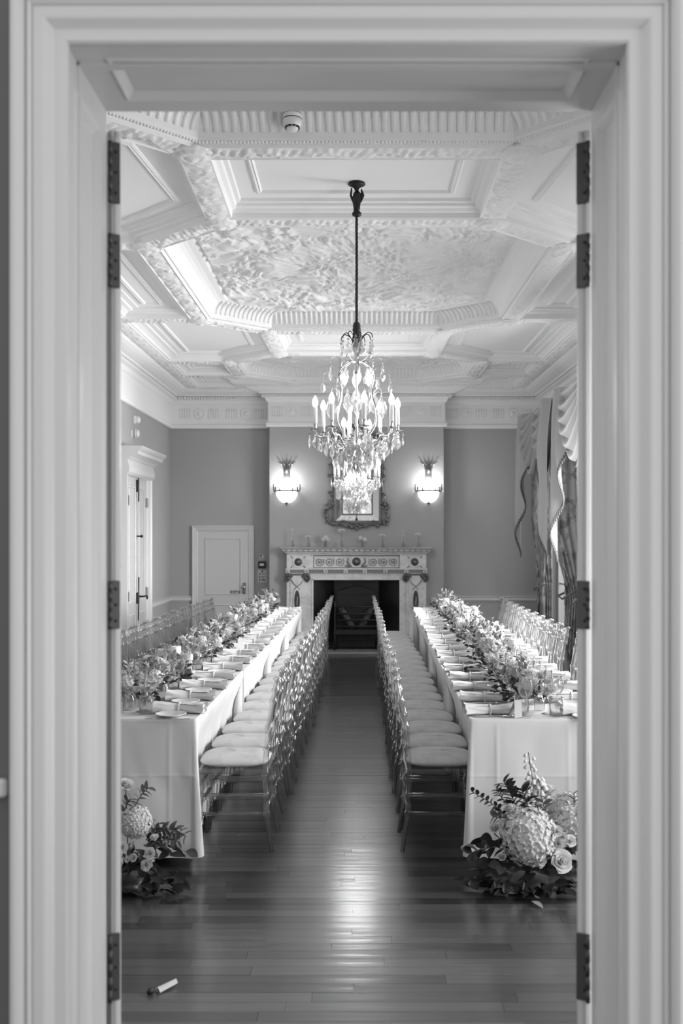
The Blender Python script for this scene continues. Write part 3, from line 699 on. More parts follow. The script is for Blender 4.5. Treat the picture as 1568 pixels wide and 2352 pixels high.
def carve(path, r0, n=3, seed=0):
    random.seed(seed); b = B(); r0 = r0 if isinstance(r0, list) else [r0] * len(path); b.ctube(path, [q * random.uniform(.55, 1.15) for q in r0], 8, 3)
    for p in path[::2]:
        p = Vector(p)
        for k in range(n):
            q = p + Vector((random.uniform(-.035, .035), -.022, random.uniform(-.035, .035))); b.ball(q, random.uniform(.012, .026), 6)
    return b
bot = [(-.36, -.045, mz0 + .02), (-.30, -.05, mz0 - .03), (-.20, -.05, mz0 - .01), (-.12, -.055, mz0 - .035), (0, -.06, mz0 - .075), (.12, -.055, mz0 - .035), (.20, -.05, mz0 - .01), (.30, -.05, mz0 - .03), (.36, -.045, mz0 + .02)]
bd = [Vector(a).lerp(Vector(b2), t_) for a, b2 in zip(bot, bot[1:]) for t_ in (0, .33, .66)]
carve(bd, .032, 5, 4).build('carved_apron', m_gilt, mr)
for s in (-1, 1):
    pts = [(s * (.385 + .055 * sin(a)), -.045, mz0 + .13 + .13 * cos(a)) for a in [pi * (-.15 + 1.3 * i / 14) for i in range(15)]]
    carve(pts, [.018 + .014 * sin(pi * i / 14) for i in range(15)], 3, 5).build('carved_scroll', m_gilt, mr)
    carve([(s * (.372 + .012 * sin(i * 1.3)), -.045, mz0 + .28 + .07 * i + 0) for i in range(12)], [.026 + .008 * sin(i * 2.1) for i in range(12)], 4, 6).build('carved_side', m_gilt, mr)
carve([(-.34 + .68 * i / 14, -.045, mz1 + .02 + .16 * sin(pi * i / 14) ** 2) for i in range(15)], .022, 3, 8).build('carved_crest', m_gilt, mr)
random.seed(11)

# ---------------------------------------------------------------- wall sconces
def sconce(x, side):
    t = thing('wall_sconce', 'lit wall light with glass bowl and spiked gallery, %s of the mirror' % side, 'wall light', (x, YBR, 0))
    b = B().box(-.045, .045, -.02, 0, 2.42, 2.70, .006); b.ball((0, -.03, 2.62), .05, 10); b.build('back_plate', m_brass, t)
    b = B(); 
    for a in (-.5, -.25, 0, .25, .5): b.tube([(a * .12, -.02, 2.68), (a * .2, -.03, 2.73), (a * .26, -.03, 2.775 - abs(a) * .05)], [.010, .008, .004], 6)
    b.build('palm_crest', m_brass, t)
    bw = B().lathe([(.0001, -.16), (.06, -.155), (.11, -.12), (.145, -.06), (.155, 0), (.150, .002)], 20, T(0, -.002, 2.31), a0=pi, a1=2 * pi); bw.build('glass_bowl', m_bowl, t)
    b = B().lathe([(.162, -.008), (.166, .0), (.162, .010), (.156, .010), (.156, -.008), (.162, -.008)], 24, T(0, -.002, 2.315), a0=pi, a1=2 * pi); b.build('gallery_ring', m_bronze, t)
    for k in range(7):
        a = pi + pi * k / 6; c = (.165 * cos(a), -.004 + .165 * sin(a))
        b = B().tube([(c[0], c[1], 2.31), (c[0] * 1.12, c[1] * 1.12, 2.33), (c[0] * 1.15, c[1] * 1.15, 2.40 + (.02 if k in (0, 3, 6) else -.03))], [.006, .006, .003], 6); b.build('gallery_spike', m_bronze, t)
        if k < 6:
            a2 = a + pi / 12; pts = [((.165 * cos(a2 + .16 * cos(q))), -.004 + .165 * sin(a2 + .16 * cos(q)), 2.345 + .035 * sin(q)) for q in [2 * pi * i / 10 for i in range(11)]]
            B().tube(pts, .0045, 5).build('gallery_loop', m_bronze, t)
    B().lathe([(.0001, -.05), (.012, -.045), (.008, -.03), (.022, -.01), (.03, 0)], 10, T(0, -.04, 2.155)).build('finial', m_brass, t)
    for k, a in enumerate((1.25 * pi, 1.5 * pi, 1.75 * pi)): B().ball((.07 * cos(a), -.02 + .07 * sin(a), 2.36), .018, 8, 1.6).build('bulb', m_bulb, t)
    point('sconce_light', (x, YBR - .17, 2.43), 7.5, .05)
sconce(-1.0, 'left'); sconce(1.05, 'right')
MZ = 1.506
# ---------------------------------------------------------------- double door in the left wall
d4 = thing('door_4', None, None, (XL, 0, 0)); d4['kind'] = 'structure'
y0, y1 = 11.72, 13.18
def lw(b, *a): return b
b = B(); k_ = [(y0, 0), (y0, 2.56), (y1, 2.56), (y1, 0)]
prf = [(0, 0), (0, .03), (.02, .045), (.03, .035), (.06, .05), (.13, .06), (.14, .075), (.18, .075), (.18, 0)]
vs = []
for (yy, zz), (sy, sz) in zip(k_, ((1, 0), (1, -1), (-1, -1), (-1, 0))):
    for o_, d_ in prf: vs.append((d_, yy + sy * (.18 - o_), zz + sz * (.18 - o_)))
n_ = len(prf); b.add(vs, [(i * n_ + t, (i + 1) * n_ + t, (i + 1) * n_ + t + 1, i * n_ + t + 1) for i in range(3) for t in range(n_ - 1)]); b.build('door_frame', m_trim, d4)
# overdoor: swelling frieze and cornice
pr = [(0, 2.56), (.05, 2.56), (.075, 2.57), (.10, 2.60), (.105, 2.66), (.085, 2.72), (.08, 2.745), (.10, 2.75), (.12, 2.775), (.14, 2.785), (.17, 2.80), (.20, 2.805), (.21, 2.84), (.235, 2.86), (.255, 2.885), (.255, 2.90), (0, 2.905)]
pr = [(o_, z - .17) for o_, z in pr]
B().sweep(pr, [(0, y1 + .012), (0, y0 - .012)]).build('overdoor_cornice', m_trim, d4)
lv = [(y0 + .18, (y0 + y1) / 2 - .002), ((y0 + y1) / 2 + .002, y1 - .18)]
for i, (a, c) in enumerate(lv):
    lf = B().box(0, .022, a, c, .02, 2.38).build('door_leaf', m_olddoor, d4)
    for z0, z1 in ((.15, .72), (.86, 2.28)):
        b = B(); w_ = .02
        for q0, q1, r0, r1 in ((a + .09, c - .09, z0, z0 + w_), (a + .09, c - .09, z1 - w_, z1), (a + .09, a + .09 + w_, z0 + w_, z1 - w_), (c - .09 - w_, c - .09, z0 + w_, z1 - w_)): b.box(.022, .036, q0, q1, r0, r1, .004)
        b.build('panel_moulding', m_trim, lf)
    e = a + .0 if i == 0 else c
    for z in (2.1, .95): B().box(.022, .05, e - .035, e + .035, z - .06, z + .06, .002).build('hinge', m_silver, lf)
mid = (y0 + y1) / 2
b = B().box(.024, .05, mid - .02, mid + .02, 2.22, 2.37, .003); b.tube([(.05, mid, 2.10), (.05, mid, 2.42)], .008, 6); b.build('top_bolt', m_iron, d4)
b = B().tube([(.03, mid + .01, 1.67), (.08, mid + .01, 1.67)], .008, 8); b.ball((.085, mid + .01, 1.67), .02, 8); b.build('door_knob', m_iron, d4)
b = B().box(.024, .05, mid - .02, mid + .05, .83, .97, .004); b.tube([(.045, mid + .01, .62), (.05, mid + .01, 1.16)], .008, 8); b.build('lock_case', m_iron, d4)
B().tube([(.05, mid + .02, .92), (.11, mid + .02, .92), (.125, mid + .06, .925), (.125, mid + .15, .915), (.12, mid + .17, .88)], .011, 8).build('lever_handle', m_iron, d4)
# things on the wall above it
t = thing('emergency_light', 'small white detector high on the left wall, above the round sounder', 'detector', (XL, 12.4, 3.11))
B().box(0, .03, -.05, .05, -.05, .05, .006).build('base', m_smoke, t); B().lathe([(.045, 0), (.045, .03), (.03, .05), (.0001, .055)], 16, T(.03, 0, 0) @ RY(pi / 2)).build('lens', m_white, t)
t = thing('alarm_sounder', 'round banded alarm sounder on the left wall, above the carved overdoor', 'alarm', (XL, 12.3, 2.93))
B().lathe([(.055, 0), (.055, .02), (.045, .024), (.045, .04), (.056, .044), (.056, .06), (.045, .064), (.045, .08), (.03, .09), (.0001, .092)], 18, RY(pi / 2)).build('housing', m_white, t)
for x in (.022, .062): B().lathe([(.047, x - .003), (.050, x), (.047, x + .004)], 18, RY(pi / 2)).build('dark_band', m_black, t)
# smoke detector on the near ceiling beam
t = thing('smoke_detector', 'white round smoke detector under the nearest ceiling panel', 'smoke detector', ((671 - 817) * 5.32 / F, 5.32, 3.945)); t.scale = (.88,) * 3
B().lathe([(.058, .0), (.058, -.045), (.052, -.05)], 20).build('mounting_base', m_smoke, t)
B().lathe([(.0001, -.120), (.030, -.118), (.036, -.105), (.036, -.098), (.050, -.092), (.057, -.075), (.058, -.054), (.052, -.05)], 20).build('detector_body', m_smoke, t)
for z in (-.022, -.05): B().lathe([(.0585, z - .002), (.0592, z), (.0585, z + .002)], 20).build('shadow_gap', m_black, t)
for k in range(10):
    a = 2 * pi * k / 10; B().obox(T(.040 * cos(a), .040 * sin(a), -.099) @ RZ(a), .010, .018, .008).build('vent', m_black, t)
# ================================================================ CHANDELIERS
def drop_mesh(n, L, w, t):
    """flat cut drop with a bead above it, hanging down from the origin"""
    b = B(); b.tube([(0, 0, 0), (0, 0, -.010)], .0012, 4)
    b.ball((0, 0, -.018), .0085, 6)
    z0 = -.028; k = 8; prof = [(0, .15), (.18, .62), (.55, 1.0), (.8, .72), (1, .04)]
    if n == 1: prof = [(0, .3), (.12, .55), (.22, .35), (.55, 1.0), (.8, .8), (1, .05)]
    vs = []
    for f, r in prof:
        for i in range(k): a = 2 * pi * i / k; vs.append((w * r * cos(a), t * r * sin(a), z0 - L * f))
    fs = [(j * k + i, j * k + (i + 1) % k, (j + 1) * k + (i + 1) % k, (j + 1) * k + i) for j in range(len(prof) - 1) for i in range(k)]
    b.add(vs, fs); return b.mesh('crystal_drop', m_crystal)
DR = [drop_mesh(0, .062, .019, .007), drop_mesh(1, .085, .026, .008), drop_mesh(0, .118, .037, .009), drop_mesh(1, .045, .013, .006)]
bead = B().ball((0, 0, 0), .014, 8).mesh('glass_ball', m_crystal)
petal_plate = B().lathe([(.012, 0), (.030, .004), (.034, .010)], 16, None, lobes=(8, .08)).mesh('drip_pan', m_silver)
def bulb_mesh(up=1):
    b = B().lathe([(.008, 0), (.014, .012), (.0165, .026), (.013, .042), (.006, .056), (.0001, .064)], 10, None if up > 0 else RX(pi)); return b.mesh('lit_bulb', m_bulb)
bl_up, bl_dn = bulb_mesh(1), bulb_mesh(-1)
def chandelier(y):
    t = thing('chandelier', 'nearest crystal chandelier, hanging on a long dark rope-covered rod', 'chandelier', (.005, y, 0))
    rnd = random.Random(3)
    # ceiling rose and hand-shaped hook
    B().lathe([(.052, HC - .002), (.055, HC - .012), (.040, HC - .02), (.02, HC - .03), (.010, HC - .05), (.016, HC - .062), (.010, HC - .075), (.010, HC - .10)], 16).build('ceiling_rose', m_bronze, t)
    b = B()
    b.tube([(0, 0, 3.72), (0, 0, 3.75), (0, 0, 3.80), (.004, 0, 3.83), (0, 0, 3.85)], [.020, .022, .030, .026, .010], 10)
    for x, c in ((-.032, 3.865), (-.014, 3.838), (.012, 3.84), (.030, 3.86), (.036, 3.845)): b.tube([(x * .6, 0, 3.78), (x * 1.15, -.006, 3.82), (x, -.008, c)], [.009, .008, .004], 6)
    b.lathe([(.012, 3.69), (.028, 3.695), (.030, 3.71), (.016, 3.725), (.018, 3.735)], 12); b.build('hand_hook', m_bronze, t)
    b = B()
    for k in range(3):
        pts = [(.0045 * cos(a), .0045 * sin(a), 3.02 + .68 * i / 56) for i in range(57) for a in [i * .9 + k * 2.094]]; b.tube(pts, .0052, 5)
    b.build('rope_covered_rod', m_rope, t)
    b = B().lathe([(.009, 3.03), (.018, 3.022), (.024, 3.0), (.022, 2.99), (.025, 2.985), (.025, 2.972), (.022, 2.968), (.026, 2.90), (.030, 2.88), (.020, 2.87)], 16, None, lobes=(10, .05)); b.build('tassel_sleeve', m_rope, t)
    b = B().lathe([(.012, 2.88), (.016, 2.86), (.013, 2.83), (.018, 2.82), (.012, 2.80), (.010, 2.76), (.02, 2.75), (.012, 2.745), (.009, 2.70), (.018, 2.69), (.009, 2.675), (.006, 2.40), (.012, 2.38), (.008, 2.36), (.02, 2.30), (.03, 2.27), (.045, 2.25), (.05, 2.235), (.03, 2.22), (.012, 2.21), (.01, 2.12), (.016, 2.105), (.0001, 2.09)], 14)
    b.build('stem', m_silver, t)
    def drop(i, p, a=None): return place(DR[i], 'crystal_drop', t, p, (0, 0, rnd.uniform(0, pi) if a is None else a))
    # crown of curled wires with drops
    for k in range(8):
        a = 2 * pi * k / 8 + .3; c, s = cos(a), sin(a)
        R0 = .105 if k % 2 else .085
        B().ctube([(c * .02, s * .02, 2.885), (c * .04, s * .04, 2.93), (c * R0 * .75, s * R0 * .75, 2.955), (c * R0, s * R0, 2.945), (c * (R0 + .006), s * (R0 + .006), 2.92)], .0028, 5).build('crown_wire', m_bronze, t)
        drop(3 if k % 3 else 1, (c * (R0 + .006), s * (R0 + .006), 2.92)); 
    drop(1, (-.006, -.035, 2.95), 0)
    # upper plate, down-turned lamps
    B().lathe([(.012, 2.765), (.048, 2.772), (.050, 2.780), (.03, 2.788), (.012, 2.79)], 20).build('upper_plate', m_silver, t)
    for k in range(4):
        a = pi / 2 * k + .12; c, s = cos(a), sin(a)
        B().ctube([(c * .03, s * .03, 2.778), (c * .055, s * .055, 2.783), (c * .072, s * .072, 2.768), (c * .075, s * .075, 2.735)], .0065, 8).build('lamp_arm', m_silver, t)
        B().lathe([(.010, -.03), (.013, -.028), (.013, 0), (.009, .004)], 10, T(c * .075, s * .075, 2.735)).build('lamp_holder', m_candle, t)
        place(bl_dn, 'lit_bulb', t, (c * .075, s * .075, 2.705), None, 1.25)
    for k in range(6):
        a = 2 * pi * k / 6 + .12; c, s = cos(a), sin(a)
        B().ctube([(c * .04, s * .04, 2.775), (c * .09, s * .09, 2.785), (c * .125, s * .125, 2.806), (c * .155, s * .155, 2.80), (c * .165, s * .165, 2.77)], .0022, 5).build('drop_wire', m_silver, t)
        drop(1, (c * .165, s * .165, 2.77)); 
        B().ctube([(c * .12, s * .12, 2.66), (c * .17, s * .17, 2.705), (c * .205, s * .205, 2.70), (c * .212, s * .212, 2.67)], .0022, 5).build('drop_wire', m_silver, t); drop(0, (c * .212, s * .212, 2.67))
    # six glass-clad bars of the cage
    for k in range(6):
        a = 2 * pi * k / 6 + .5; c, s = cos(a), sin(a)
        pts = [(.05, 2.775), (.105, 2.735), (.125, 2.69), (.11, 2.62), (.115, 2.55), (.14, 2.46), (.13, 2.38), (.07, 2.30), (.04, 2.27)]
        B().ctube([(c * r, s * r, z) for r, z in pts], .0058, 6).build('cage_bar', m_silver, t)
        B().lathe([(.006, -.012), (.011, -.005), (.006, .0), (.0035, .01), (.0032, .075), (.0005, .105)], 8, T(c * .118, s * .118, 2.70)).build('glass_spike', m_crystal, t)
        place(bead, 'glass_ball', t, (c * .118, s * .118, 2.69))
        B().ctube([(c * .115, s * .115, 2.56), (c * .15, s * .15, 2.60), (c * .175, s * .175, 2.595), (c * .18, s * .18, 2.565)], .0022, 5).build('drop_wire', m_silver, t)
        drop(2, (c * .18, s * .18, 2.565)); drop(2, (cos(a + .5) * .11, sin(a + .5) * .11, 2.60))
        drop(1, (c * .07, s * .07, 2.58))
    drop(2, (0, -.05, 2.63), 0); drop(2, (0, .05, 2.63), 0)
    # candle arms
    NA = 8
    for k in range(NA):
        a = 2 * pi * k / NA + .17; c, s = cos(a), sin(a)
        pts = [(.03, 2.245), (.07, 2.225), (.12, 2.235), (.16, 2.275), (.19, 2.305), (.225, 2.30), (.255, 2.315), (.262, 2.345)]
        B().ctube([(c * r, s * r, z) for r, z in pts], [.008, .008, .0075, .007, .007, .0065, .006, .006], 8).build('candle_arm', m_silver, t)
        place(petal_plate, 'drip_pan', t, (c * .262, s * .262, 2.343))
        B().lathe([(.008, 2.345), (.012, 2.355), (.011, 2.375), (.013, 2.388), (.012, 2.39)], 10, T(c * .262, s * .262, 0)).build('candle_cup', m_silver, t)
        B().lathe([(.0135, 2.388), (.0135, 2.486), (.010, 2.49)], 10, T(c * .262, s * .262, 0)).build('candle_sleeve', m_candle, t)
        place(bl_up, 'lit_bulb', t, (c * .262, s * .262, 2.488), None, 1.15)
        for q, rr in ((0, .296), (2, .262), (4, .262)):
            aa = a + (0 if q == 0 else .11 * (1 if q == 2 else -1)); drop(rnd.choice((0, 1)), (cos(aa) * rr, sin(aa) * rr, 2.343))
        drop(1, (cos(a + .2) * .2, sin(a + .2) * .2, 2.295)); drop(0, (cos(a) * .225, sin(a) * .225, 2.29)); drop(2, (cos(a + .39) * .175, sin(a + .39) * .175, 2.30))
        a2 = a + pi / NA; c2, s2 = cos(a2), sin(a2)
        # inner short arms with small lamps
        if k % 2 == 0:
            B().ctube([(c2 * .03, s2 * .03, 2.25), (c2 * .07, s2 * .07, 2.24), (c2 * .095, s2 * .095, 2.27), (c2 * .095, s2 * .095, 2.30)], .005, 6).build('inner_arm', m_silver, t)
            B().lathe([(.010, 2.295), (.010, 2.36), (.008, 2.363)], 8, T(c2 * .095, s2 * .095, 0)).build('candle_sleeve', m_candle, t)
            place(bl_up, 'lit_bulb', t, (c2 * .095, s2 * .095, 2.362))
    # basket of drops below
    for rr, z, n, kinds in ((.15, 2.275, 14, (0, 1)), (.12, 2.245, 12, (1, 2)), (.085, 2.215, 10, (0, 1)), (.05, 2.185, 7, (0, 3)), (.02, 2.16, 4, (0,))):
        B().tube([(rr * cos(2 * pi * i / 24), rr * sin(2 * pi * i / 24), z) for i in range(25)], .003, 5, False).build('drop_ring', m_silver, t)
        for k in range(n):
            a = 2 * pi * k / n + rr * 20; drop(rnd.choice(kinds), (rr * cos(a), rr * sin(a), z))
    B().ball((0, 0, 2.115), .022, 10).build('glass_ball', m_crystal, t)
    return t
ch1 = chandelier(6.28)
ch2 = dup(ch1); ch2.location = (.012, 11.55, 0); ch2['label'] = 'second crystal chandelier, farther off in front of the gilt mirror'
for y_, p in ((6.28, 6), (11.55, 42)): point('chandelier_light', (0, y_, 2.58), p, .20)

# ================================================================ TABLES AND CHAIRS
ANG = atan2(.13, 7.125)
DIR = Vector((sin(ANG), cos(ANG), 0)); OUTR = Vector((cos(ANG), -sin(ANG), 0))
ROW = {'left': (Vector((-.803, 5.075, 0)), -OUTR), 'right': (Vector((.570, 5.075, 0)), OUTR)}
TW, TL, TZ = .76, 1.84, .76
def P(side, s, t, z=0):
    o, out = ROW[side]; q = o + DIR * s + out * t; return Vector((q.x, q.y, z))
NTH = ['nearest', 'second', 'third', 'farthest']
def tablecloth(side, k):
    rd = random.Random(k * 7 + (3 if side == 'left' else 0)); ph = [rd.uniform(0, 6.28) for _ in range(6)]
    hw, hl = TW / 2, TL / 2 - .004; r = .02
    # perimeter points (t across, s along), rounded corners
    per = []; nrm = []
    def seg(p0, p1, n, nv):
        for i in range(n): f = i / n; per.append((p0[0] + (p1[0] - p0[0]) * f, p0[1] + (p1[1] - p0[1]) * f)); nrm.append(nv)
    cs = [(-hw, -hl), (hw, -hl), (hw, hl), (-hw, hl)]; nv = [(0, -1), (1, 0), (0, 1), (-1, 0)]
    for i in range(4):
        a, c = cs[i], cs[(i + 1) % 4]; d = Vector((c[0] - a[0], c[1] - a[1])).normalized()
        p0 = (a[0] + d.x * r, a[1] + d.y * r); p1 = (c[0] - d.x * r, c[1] - d.y * r); seg(p0, p1, (100 if k == 0 else 34) if i % 2 == 0 else 90, nv[i])
        cc = (c[0] - d.x * r + nv[i][0] * -r, c[1] - d.y * r + nv[i][1] * -r); a0 = atan2(nv[i][1], nv[i][0])
        for j in range(7): q = a0 + pi / 2 * j / 7; per.append((cc[0] + r * cos(q), cc[1] + r * sin(q))); nrm.append((cos(q), sin(q)))
    n = len(per); b = B(); vs = []; rows = [0, .006, .014, .05, .12, .2, .27, .282, .287, .292, .304, .35, .4, .5, .6, .64, .685, .70]
    for j, dz in enumerate(rows):
        f = dz / .70
        for i in range(n):
            x, y = per[i]; nx, ny = nrm[i]; u = (x * 3.1 + y * 2.3)
            amp = .022 * f ** .8
            if ny < -.7: fold = .35 * sin(x * 9 + ph[0]) + .25 * sin(x * 19 + ph[1]) + .2 * noise.noise(Vector((x * 5, f * 4, k)))
            elif nx < -.7: fold = .45 * sin(y * 21 + ph[2]) + .35 * sin(y * 47 + ph[3] + f) - (1.3 + .075 / max(amp, .004) * min(1, max(0, (f - .08) / .25))) * (min(1, (y + hl) / .25) if k == 0 else 1)
            else: fold = sin(y * 25 + x * 20 + ph[4])
            if ny < -.7 and k == 0:
                cr_ = math.exp(-((dz - .287) / .006) ** 2) * .0022 + math.exp(-((x + .24) / .009) ** 2) * .0028 + math.exp(-((x - .12) / .009) ** 2) * .0018
                fold += (cr_ + .020 * noise.noise(Vector((x * 4 + f * 3, f * 2.2, 7 if side == 'left' else 3))) * f + .006 * noise.noise(Vector((x * 14 + f * 5, f * 4, 2)))) / max(amp, .004)
            corner = abs(nx * ny) * 2; push = amp * fold + .020 * f + corner * .03 * f ** 1.2
            if ny > .7 or (k > 0 and ny < -.7): push = 0
            if nx > .7: push = -.17 * min(1, f * 2.2)            # the outer side hangs in behind the chair seats
            q = .004 if j == 0 else 0
            zz = TZ - dz + (.012 * corner * f if f > .9 else 0)
            vs.append((x + nx * (push - (.006 if j == 0 else (.002 if j == 1 else 0))), y + ny * (push - (.006 if j == 0 else (.002 if j == 1 else 0))), zz))
    fs = [(j * n + i, j * n + (i + 1) % n, (j + 1) * n + (i + 1) % n, (j + 1) * n + i) for j in range(len(rows) - 1) for i in range(n)]
    b.add(vs, fs, True)
    # top with a faint ripple
    def top(u, v):
        x, y = -hw + .006 + (2 * hw - .012) * u, -hl + .006 + (2 * hl - .012) * v; e = min(u, v, 1 - u, 1 - v) * 12; return (x, y, TZ + .0025 * min(1, e) * noise.noise(Vector((x * 6, y * 6, k))))
    b.grid(top, 12, 30)
    if side == 'left':
        b.v = [(-x, y, z) for x, y, z in b.v]; b.f = [tuple(reversed(f)) for f in b.f]
    c = P(side, TL * (k + .5), TW / 2 + (.004, -.006, .006, -.002)[k]); o = b.build('tablecloth', m_cloth)
    o.location = c; o.rotation_euler = (0, 0, -ANG); me = o.data
    tag(o, 'white floor-length cloth over the %s table of the %s row' % (NTH[k], side), 'tablecloth', 'cloths on the %s tables' % side)
for sd in ('left', 'right'):
    for k in range(4): tablecloth(sd, k)

# clear acrylic chiavari chair, facing +Y, 0.385 wide
def knuckle(r, z0, marks):
    """tube radii with turned rings at given heights"""
    return marks
def chair():
    t = thing('chiavari_chair', '', 'chair')
    w = .165; ra = .0145
    def leg(sx, rear):
        if rear: path = [(sx * w * 1.06, -.215, 0), (sx * w, -.185, .20), (sx * w, -.178, .44), (sx * w * .98, -.195, .66), (sx * w * .97, -.243, .915)]; marks = [.20, .30, .415, .55, .66, .80, .86]
        else: path = [(sx * w * 1.06, .185, 0), (sx * w, .17, .20), (sx * w, .165, .435)]; marks = [.20, .30, .40]
        zs = []; 
        for m_ in marks: zs += [(m_ - .014, ra), (m_ - .010, ra * 1.4), (m_ + .010, ra * 1.4), (m_ + .014, ra)]
        ztop = path[-1][2]; zs = sorted([(0, ra * .78), (ztop, ra)] + [z for z in zs if z[0] < ztop])
        if rear: zs += [(ztop + .002, ra * 1.5), (ztop + .012, ra * 1.5), (ztop + .018, ra * .8)]
        def at(z):
            for a, c in zip(path, path[1:]):
                if z <= c[2]: f = (z - a[2]) / (c[2] - a[2]); return (a[0] + (c[0] - a[0]) * f, a[1] + (c[1] - a[1]) * f, z)
            return (path[-1][0], path[-1][1], z)
        return B().tube([at(z) for z, _ in zs], [r for _, r in zs], 8)
    for sx in (-1, 1): leg(sx, False).build('leg', m_acrylic, t); leg(sx, True).build('leg', m_acrylic, t)
    b = B().box(-.185, .185, -.195, .185, .415, .440, .008); b.build('seat_frame', m_acrylic2, t)
    # puffed seat pad
    def pad(u, v):
        a = 2 * pi * u; q = v * pi - pi / 2; cx = abs(cos(a)) ** .5 * (1 if cos(a) > 0 else -1); cy = abs(sin(a)) ** .5 * (1 if sin(a) > 0 else -1)
        r = max(.001, cos(q)) ** .72; return (.182 * cx * r, -.005 + .190 * cy * r, .470 + .032 * sin(q) * (1 + .10 * cos(a * 2)))
    B().grid(pad, 28, 12, closed=True).build('seat_pad', m_seat, t)
    def by(z): return -.178 - .017 * max(0, min(1, (z - .44) / .22)) - .048 * max(0, (z - .66) / .255)
    def rail(z, r, y=None, bow=0):
        y = by(z) if y is None else y; n_ = 5 if bow else 2
        return B().tube([(-w + 2 * w * i / (n_ - 1), y - bow * sin(pi * i / (n_ - 1)), z) for i in range(n_)], r, 7)
    for z in (.905, .862, .80, .66, .55): rail(z, .0088).build('back_rail', m_acrylic, t)
    for x in (-.10, -.05, 0, .05, .10): B().tube([(x, by(.66), .66), (x, by(.80), .80), (x, by(.905), .905)], .0062, 6).build('spindle', m_acrylic, t)
    for x in (-.055, .055): B().tube([(x, by(.44), .44), (x, by(.66), .66)], .0068, 6).build('spindle', m_acrylic, t)
    for z in (.20, .30):
        for sx in (-1, 1): B().tube([(sx * w, -.183, z), (sx * w, .168, z)], .0108, 7).build('side_stretcher', m_acrylic, t)
    for y, z in ((.168, .25), (-.183, .22), (.168, .36)): B().tube([(-w, y, z), (w, y, z)], .0108, 7).build('stretcher', m_acrylic, t)
    return t
ch0 = chair(); used = False; crd = random.Random(5)
def put_chair(side, inner, s, off, label, rzj):
    global used
    c = dup(ch0) if used else ch0; used = True
    t_ = (-.132 if side == 'left' else -.10 - .018 * s) + off if inner else TW + off
    p = P(side, s, t_)
    # inner chairs face the table
    face = 1 if (side == 'left') == inner else -1       # left inner faces -X
    c.location = p; c.rotation_euler = (0, 0, (pi / 2 if face > 0 else -pi / 2) - ANG + rzj)
    c['label'] = label; c['group'] = 'clear acrylic chairs along the %s tables' % side
for sd in ('left', 'right'):
    for i in range(18):
        wh_ = ORD[i] + ' from the doorway'
        put_chair(sd, True, .455 + .396 * i, crd.uniform(-.012, .008), 'clear acrylic chair, %s on the aisle side of the %s row' % (wh_, sd), crd.uniform(-.03, .03))
for i in range(11):
    s = 2.80 + .396 * i + (.05 if i > 6 else 0)
    put_chair('left', False, s, .115 + .03 * max(0, 5 - i) / 5 - .05 * max(0, i - 5) / 5, 'clear acrylic chair, %s from the fireplace on the wall side of the left row' % ORD[10 - i], crd.uniform(-.04, .04))
for i in range(12):
    s = 2.28 + .396 * i + (.12 if i < 1 else 0) + (.30 if i > 1 else 0) - (.15 if i == 0 else 0)
    put_chair('right', False, s, .13 - .07 * i / 11, 'clear acrylic chair, %s from the fireplace on the window side of the right row' % ORD[11 - i], crd.uniform(-.04, .04))

# ================================================================ PLACE SETTINGS
def napkin_mesh(seed):
    rd = random.Random(seed); L = .27; ph = rd.uniform(0, 9)
    b = B()
    def fn(u, v):
        x = (v - .5) * L; a = 2 * pi * u; e = abs(v - .5) * 2; w_ = .021 + .038 * e ** .9; h = .018 + .014 * e ** .8
        wr = 1 + (.10 + .2 * e) * noise.noise(Vector((x * 14 + ph, cos(a) * 2.2, sin(a) * 2.2))) + .30 * min(1, e * 2) * (abs(noise.noise(Vector((ph, cos(a) * 3.4 + x * 5, sin(a) * 3.4)))) - .2); 
        z = h * wr * sin(a); z = max(z, -.0205); cr = abs(noise.noise(Vector((x * 9 + ph, a * 1.5, ph)))) * .006
        return (x + .010 * noise.noise(Vector((cos(a) * 2, sin(a) * 2, ph))) * e ** 4, w_ * wr * cos(a), .0225 + z + (cr if sin(a) > .2 else 0))
    b.grid(fn, 36, 26, closed=True)
    # rolled ends: spiral layers and a flap corner
    for s in (-1, 1):
        for q in range(3):
            rr = .036 - .010 * q; pts = [(s * (L / 2 - .012 + .002 * q), rr * cos(a), .0235 + rr * .62 * sin(a)) for a in [pi * .1 + i * 2 * pi / 14 for i in range(13)]]
            b.tube(pts, [.0028] * 13, 5, True, True)
    fl_ = [(-.03, .02), (.09, .045), (.118, .0), (.10, -.036), (.0, -.03)]
    b.grid(lambda u, v: (.01 + .10 * v, (-.045 + .09 * u) * (.35 + .75 * v), .047 + .003 * sin(u * pi) + .007 * v * noise.noise(Vector((u * 4, v * 4, ph)))), 6, 6)
    return b.mesh('folded_linen', m_napkin)
NAP = [napkin_mesh(s) for s in range(5)]
rb_ = B()
for i in range(15):
    a = pi * 2 * i / 15; rb_.ball((0, .030 * cos(a), .0235 + .025 * sin(a)), .0062, 6)
ring_me = rb_.mesh('beaded_ring', m_pearl)
plate_me = B().lathe([(.0001, .004), (.045, .004), (.052, .006), (.075, .014), (.080, .0155), (.080, .0135), (.05, .002), (.045, 0), (.0001, 0)], 28).mesh('side_plate', m_china)
